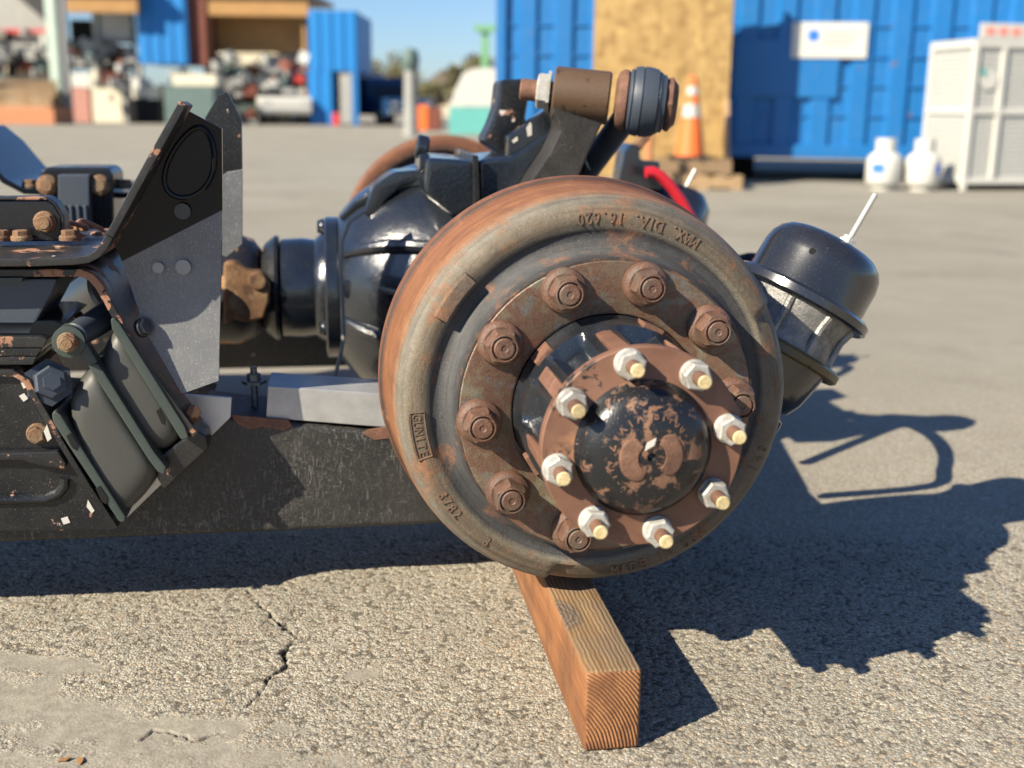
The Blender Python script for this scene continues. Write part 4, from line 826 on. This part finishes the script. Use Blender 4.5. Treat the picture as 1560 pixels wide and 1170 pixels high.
rc_ = thing('shipping_container', 'tall blue ribbed container end with an open dark doorway at its foot', 'container', (-5.5, FY, 0))
ribbed('corrugated_wall', 470, 16, 545, 108, FY - .6, M['bluefar'], rc_, .42); ribbed('corrugated_wall', 470, 108, 508, 190, FY - .6, M['bluefar'], rc_, .42, z0=0)
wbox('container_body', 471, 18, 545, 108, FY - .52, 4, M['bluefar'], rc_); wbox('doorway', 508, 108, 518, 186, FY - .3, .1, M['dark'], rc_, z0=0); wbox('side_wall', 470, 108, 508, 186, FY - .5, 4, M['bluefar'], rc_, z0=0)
wbox('door', 518, 108, 545, 186, FY - .5, .08, M['grey'], rc_, z0=.05); wbox('door_frame', 536, 108, 546, 187, FY - .6, .1, M['blue'], rc_, z0=0)
# open shed at the far left
shd = thing('open_shed', 'open shed on a pale green post with stepped grey storage bays', 'shed', (-18, FY, 0))
wbox('post', 73, -30, 88, 186, FY - 4, .35, M['palegreen'], shd, z0=0); wbox('post_side', 88, -30, 100, 186, FY - 3.9, .3, M['grey'], shd, z0=0)
wbox('beam', 100, -30, 208, 19, FY - 1, .3, M['tan'], shd); wbox('back_wall', -30, -30, 74, 112, FY + 1, .2, M['grey'], shd, z0=0); wbox('roof', -40, -45, 200, -30, FY - 1.5, 4, M['beige'], shd)
wbox('red_rail', -30, 44, 74, 50, FY + .7, .1, M['redbg'], shd); wbox('red_rail', -30, 98, 74, 106, FY + .7, .1, M['redbg'], shd); wbox('shelf_post', 0, 60, 5, 186, FY + .5, .15, M['greengrey'], shd, z0=0)
# rack of goods between shed and containers
rk = thing('storage_rack', 'steel storage rack stacked with pale boxes and dark parts under the shed', 'rack', (-14, FY + 1, 0))
for px in (102, 152, 203): wbox('rack_post', px, 20, px + 4, 186, FY + 1.4, .1, M['greengrey'], rk, z0=0)
for py in (60, 100, 118): wbox('rack_shelf', 100, py, 207, py + 4, FY + 1.3, 1, M['grey'], rk)
def goods(name, label, cat, x0, y0, x1, y1, mat, Y=FY + 1.45, dep=.6, g=False): o = wbox(name, x0, y0, x1, y1, Y, dep, M[mat], None, .03, g); return one(o, label, cat)
goods('storage_box', 'wide pale box on the top shelf of the steel rack', 'box', 140, 20, 200, 60, 'whitemesh'); goods('storage_box', 'black box on the top shelf next to the wide pale box', 'box', 107, 30, 137, 60, 'dark')
goods('storage_box', 'white tub on the middle shelf of the rack by the post', 'box', 106, 72, 124, 100, 'white'); goods('storage_box', 'long pale carton on the middle shelf of the rack', 'box', 140, 66, 175, 84, 'whitemesh')
goods('engine_part', 'dark engine part on the middle shelf under the pale carton', 'machine part', 146, 84, 186, 100, 'dark'); goods('engine_part', 'rust-brown gearbox part on the middle shelf near the blue container', 'machine part', 180, 70, 198, 100, 'redbrown')
goods('crate', 'red and white crate standing on the ground below the rack', 'crate', 95, 134, 136, 186, 'palered', FY - 1, 1, True); goods('carton', 'low white carton on top of the red crate', 'carton', 94, 112, 137, 133, 'white', FY - 1, 1)
goods('crate', 'tall beige crate with pale top on the ground below the rack', 'crate', 140, 116, 186, 186, 'cream', FY - 1.2, 1, True); goods('crate', 'grey steel crate beside the beige crate', 'crate', 188, 128, 196, 186, 'grey', FY - 1.2, 1, True)
goods('pump_unit', 'dark pump unit on the ground in front of the raised container', 'machine', 194, 150, 246, 186, 'dark', FY - 2, .8, True); goods('drum_keg', 'white drum sitting on the dark pump unit', 'drum', 200, 118, 220, 149, 'white', FY - 1.9, .5); goods('drum_keg', 'yellow drum sitting on the dark pump unit', 'drum', 221, 132, 244, 149, 'cream', FY - 1.9, .5)
bn = wbox('scrap_bin', 250, 132, 326, 186, FY - 3, 1.6, M['greengrey'], None, .03, True); one(bn, 'grey-green steel scrap bin in front of the red-brown wall', 'bin')
goods('timber_stack', 'cream boards stacked on the grey-green scrap bin', 'boards', 262, 113, 330, 131, 'cream', FY - 2.8, 1.2)
for i, (x, lab) in enumerate(((0, 'lowest pallet of the stack by the pale green post'), (.05, 'second lowest pallet of the stack by the pale green post'), (-.04, 'third pallet up in the stack by the pale green post'), (.08, 'middle pallet of the stack by the pale green post'), (0., 'third pallet from the top of the stack by the pale green post'), (-.06, 'second pallet from the top of the stack by the pale green post'), (.03, 'topmost pallet of the stack by the pale green post'))):
    p = pw(38, 150, FY - 5); pallet(lab, (p[0] + x, FY - 5, .46 + .125 * i), .06 * i, 1.9, 1.1, 9, 'pallet', 'pallets stacked by the post')
o = wbox('orange_platform', -20, 164, 82, 182, FY - 5.8, 1.6, M['paleorange'], None, .02, True, z0=0); one(o, 'low orange steel platform under the stacked pallets', 'platform')
# yard machine under the shelter
def vehicle(name, label, cat, px, py, L, mats, rz, hood=.4, h=1.7, group=None, Y=None):
    p = gr(px, py) if Y is None else np.array([pw(px, py, Y)[0], Y, 0]); t = thing(name, label, cat, (p[0], p[1], 0), group); Mx = Matrix.Translation((p[0], p[1], 0)) @ Matrix.Rotation(rz, 4, 'Z'); Wd = 1.8; b, cb_ = mats
    def pr(nm, pts, y0, y1, mt, bv=.03): m = MB(); m.prism(pts, y0, y1); return m.build(nm, M[mt], t, M=Mx, bevel=bv)
    pr('body', [(-L / 2, .35), (L / 2, .35), (L / 2, .85), (L / 2 - .1, .95), (-L / 2, 1.0)], -Wd / 2, Wd / 2, b, .06)
    c0_, c1_ = L / 2 - L * hood - L * .32, L / 2 - L * hood; pr('cab', [(c0_, .98), (c1_, .95), (c1_ - .4, h), (c0_ + .12, h)], -Wd / 2 + .06, Wd / 2 - .06, cb_, .05)
    for s in (-1, 1): pr('side_window', [(c0_ + .18, 1.05), (c1_ - .12, 1.03), (c1_ - .42, h - .1), (c0_ + .2, h - .1)], s * (Wd / 2 - .055) - .005, s * (Wd / 2 - .055) + .005, 'glass', 0)
    m = MB(); m.add([(c1_ + .01, -.72, 1.0), (c1_ + .01, .72, 1.0), (c1_ - .37, .68, h - .08), (c1_ - .37, -.68, h - .08)], [(0, 1, 2, 3)]); m.build('windscreen', M['glass'], t, M=Mx)
    for x in (-L * .32, L * .3):
        for s in (-1, 1):
            m = MB(); m.lathe([(-.11, 0), (-.11, .2), (-.11, .30), (-.08, .35), (.08, .35), (.11, .30), (.11, 0)], (x, s * (Wd / 2 - .1), .35), (0, 1, 0), 24); wh = m.build('wheel', M['tyre'], t, M=Mx)
            m = MB(); m.lathe([(0, 0), (0, .19), (.01, .17), (.01, 0)], (x, s * (Wd / 2 + .01), .35), (0, s, 0), 16); m.build('rim', M['alum'], wh, M=Mx)
    for s in (-.65, .65): m = MB(); m.box(L / 2 - .02, L / 2 + .015, s - .14, s + .14, .70, .82); m.build('headlight', M['reflect'], t, M=Mx)
    m = MB(); m.box(L / 2 - .02, L / 2 + .06, -.88, .88, .42, .55); m.build('bumper', M['grey'], t, M=Mx, bevel=.02)
    return t
vehicle('pickup_truck', 'dark blue pickup truck parked beyond the tall blue container', 'truck', 588, 190, 4.6, ('carblue', 'carblue'), rad(-60), Y=44)
vehicle('pickup_truck', 'white vehicle parked inside the tan shelter', 'truck', 430, 188, 4.2, ('white', 'cream'), rad(-75), Y=FY + .8)
vehicle('pickup_truck', 'pale van standing beside the tall blue container', 'van', 556, 188, 4.2, ('white', 'white'), rad(-85), h=1.9, Y=47)
goods('tool_cabinet', 'dark red tool cabinet inside the tan shelter', 'cabinet', 372, 100, 392, 127, 'redbrown', FY + 1.2, .6, True); goods('gas_drum', 'bright red drum hanging at the right side of the tan shelter', 'drum', 446, 102, 470, 126, 'redbg', FY + .6, .5)
goods('work_bench', 'grey work bench with clutter inside the tan shelter', 'bench', 322, 120, 368, 188, 'grey', FY + 1, .8, True); goods('engine_block', 'grey engine block set on the work bench', 'engine', 330, 84, 362, 119, 'concrete', FY + 1.1, .5)
goods('parts_box', 'pale parts box left of the bright red drum', 'box', 396, 84, 440, 118, 'whitemesh', FY + 2.2, .8)
goods('fuel_can', 'small red can at the foot of the open dark doorway', 'can', 506, 172, 517, 187, 'redbg', FY - 1.3, .3, True)
# --- post with lamp head
p = gr(626, 207); lp_ = thing('yard_post', 'concrete yard post with round grey lamp head', 'post', (p[0], p[1], 0)); Mx = Matrix.Translation((p[0], p[1], 0))
m = MB(); m.lathe([(0, 0), (0, .19), (.1, .17), (1.55, .14), (1.6, 0)], (0, 0, 0), (0, 0, 1), 24); m.build('shaft', M['concrete'], lp_, M=Mx); m = MB(); m.lathe([(1.45, 0), (1.45, .12), (1.55, .19), (1.75, .22), (1.95, .16), (2.0, 0)], (0, 0, 0), (0, 0, 1), 20); m.build('lamp_head', M['greengrey'], lp_, M=Mx)
m = MB(); m.box(.10, .16, -.03, .03, .1, 1.5); m.build('conduit', M['grey'], lp_, M=Mx)
goods('orange_barrel', 'orange barrel beside the concrete yard post', 'barrel', 636, 160, 652, 190, 'orange', 34, .5, True); goods('brown_barrel', 'brown barrel beside the orange barrel', 'barrel', 653, 164, 672, 192, 'redbrown', 34, .5, True)
# --- white and teal tank beside the big container
tk = thing('water_tank', 'white tank with sloping shoulder on a teal base next to the big blue container', 'tank', (-1.3, 30, 0))
m = MB(); q = [pw(x, y, 30) for x, y in ((686, 163), (692, 140), (706, 112), (722, 104), (775, 104), (775, 163))]; m.prism(q, 30, 31.4); m.build('tank_body', M['white'], tk, M=MI, bevel=.03)
wbox('tank_base', 684, 164, 776, 205, 29.95, 1.5, M['tealbg'], tk, z0=0)
gp = thing('green_hoist', 'green steel hoist post behind the big blue container', 'hoist', (-1, 33, 0)); wbox('post', 733, 40, 744, 190, 33, .25, M['green'], gp, z0=0); wbox('arm', 722, 38, 760, 48, 32.9, .2, M['green'], gp)
# --- far buildings and trees
def house(label, x0, y0, x1, y1, Y, mat, roofh):
    t = thing('far_building', label, 'building', (pw((x0 + x1) / 2, y1, Y)[0], Y, 0)); wbox('wall', x0, y0, x1, y1, Y, 8, M[mat], t, z0=0)
    a = pw(x0 - 3, y0, Y); b = pw(x1 + 3, y0, Y); m = MB(); m.prism([(a[0], a[1]), (b[0], b[1]), ((a[0] + b[0]) / 2, a[1] + roofh)], Y - .4, Y + 8.4); m.build('roof', M['roof'], t, M=MI)
    for i in range(2): xx = x0 + (x1 - x0) * (.22 + .42 * i); wbox('window', xx, y0 + 12, xx + 9, y0 + 26, Y - .06, .05, M['glass'], t)
house('beige far building with brown pitched roof beyond the yard post', 648, 128, 705, 178, 85, 'beige', 1.1)
house('pale far building behind the parked trucks', 556, 142, 612, 178, 95, 'cream', 1.0)
def tree(label, px, top, Y, rx, n, seed):
    r = random.Random(seed); x, zt = pw(px, top, Y); t = thing('tree', label, 'tree', (x, Y, 0), 'trees beyond the yard'); H = zt
    m = MB(); m.tube([(x, Y, 0), (x + .1, Y, H * .3), (x, Y, H * .62)], .2, 8, rs=[.28, .2, .08])
    for k in range(5): a = r.uniform(0, 6.28); m.tube([(x, Y, H * (.3 + .06 * k)), (x + rx * .5 * math.cos(a), Y + rx * .5 * math.sin(a), H * (.55 + .06 * k))], .07, 6, rs=[.08, .03])
    m.build('trunk', M['bark'], t, M=MI)
    cl = [(r.gauss(0, .42) * rx, r.gauss(0, .4) * rx, H * r.uniform(.42, .94), r.uniform(.16, .34) * rx) for _ in range(26)]; m = MB()
    for _ in range(n):
        a, b, c, q = cl[r.randrange(26)]; d = Vector((r.gauss(0, 1), r.gauss(0, 1), r.gauss(0, 1))).normalized() * q * r.uniform(.5, 1); s = r.uniform(.1, .22); P = Vector((x + a, Y + b, min(H, c))) + d
        u = Vector((r.gauss(0, 1), r.gauss(0, 1), r.gauss(0, 1))).normalized(); v = u.orthogonal().normalized(); m.add([P - u * s, P + v * s * .5, P + u * s, P - v * s * .5], [(0, 1, 2, 3)])
    o = m.build('crown', M['leaf'], t, M=MI); o['kind'] = 'stuff'
tree('broad dry olive tree beyond the tall blue container', 588, 84, 88, 2.6, 2600, 1); tree('small dry tree right of the broad olive tree', 660, 128, 80, 1.2, 900, 2); tree('dark tree peeking over the white tank', 712, 88, 70, 1.7, 1500, 3)
# --- dry leaves on the ground at the lower left
for i, (px, py, a) in enumerate(((98, 1160, .3), (122, 1162, 1.9))):
    p = gr(px, py); m = MB(); ca, sa_ = math.cos(a), math.sin(a)
    q = [(x_ * .62, y_ * .7, z_ * .7) for x_, y_, z_ in [(-.011, 0, .002), (-.004, .004, .004), (.004, .005, .003), (.012, .001, .006), (.003, -.005, .004), (-.005, -.004, .005)]]
    vs = [(p[0] + x * ca - y * sa_, p[1] + x * sa_ + y * ca, z) for x, y, z in q]; m.add(vs + [(x, y, z - .0006) for x, y, z in vs], [(0, 1, 2, 3, 4, 5), (11, 10, 9, 8, 7, 6)] + [(k, 6 + k, 6 + (k + 1) % 6, (k + 1) % 6) for k in range(6)])
    o = m.build('dry_leaf', M['leafdry'], None, M=MI); tag(o, ('long dry leaf lying flat on the smooth patch of asphalt', 'dry leaf turned crossways on the smooth patch of asphalt')[i], 'leaf', 'dry leaves on the asphalt')

# --- small parts and scrap that read as one mass in the blurred stores
def clutter(name, x0, y0, x1, y1, Y, n, seed):
    r = random.Random(seed); m = MB(); mats = [M[k] for k in ('dark', 'whitemesh', 'grey', 'redbrown', 'cream', 'concrete', 'concrete', 'greengrey', 'grey')]
    for _ in range(n):
        px = r.uniform(x0, x1); py = y1 - (y1 - y0) * r.random() ** 1.3; sx = r.uniform(.12, .55); sz = r.uniform(.08, .42); X, Z = pw(px, py, Y); yy = Y + r.uniform(-.5, .5); m.cur = r.randrange(len(mats)); Z = max(Z, sz / 2)
        Mx = Matrix.Translation((X, yy, Z)) @ Matrix.Rotation(r.uniform(0, 3), 4, 'Z') @ Matrix.Rotation(r.gauss(0, .2), 4, 'X')
        if r.random() < .5: m.box(-sx / 2, sx / 2, -sx / 2, sx / 2, -sz / 2, sz / 2, Mx)
        else: m.cyl(Mx @ Vector((0, 0, -sz / 2)), Mx @ Vector((0, 0, sz / 2)), sx / 2, None, 12)
    o = m.build(name, mats, None, M=MI); tag(o, kind='stuff'); return o
tag(clutter('yard_scrap', 322, 84, 468, 186, FY + .2, 80, 1), 'jumbled machine parts and scrap filling the tan shelter', 'scrap')
tag(clutter('rack_parts', 100, 62, 206, 128, FY + .9, 60, 2), 'mixed small parts heaped on the shed rack shelves', 'parts')
tag(clutter('bin_scrap', 140, 112, 325, 150, FY - 1.4, 30, 3), 'loose scrap heaped over the crates and scrap bin', 'scrap')
tag(clutter('shed_goods', -20, 46, 72, 112, FY + .4, 34, 4), 'mixed goods stored behind the pale green post', 'goods')
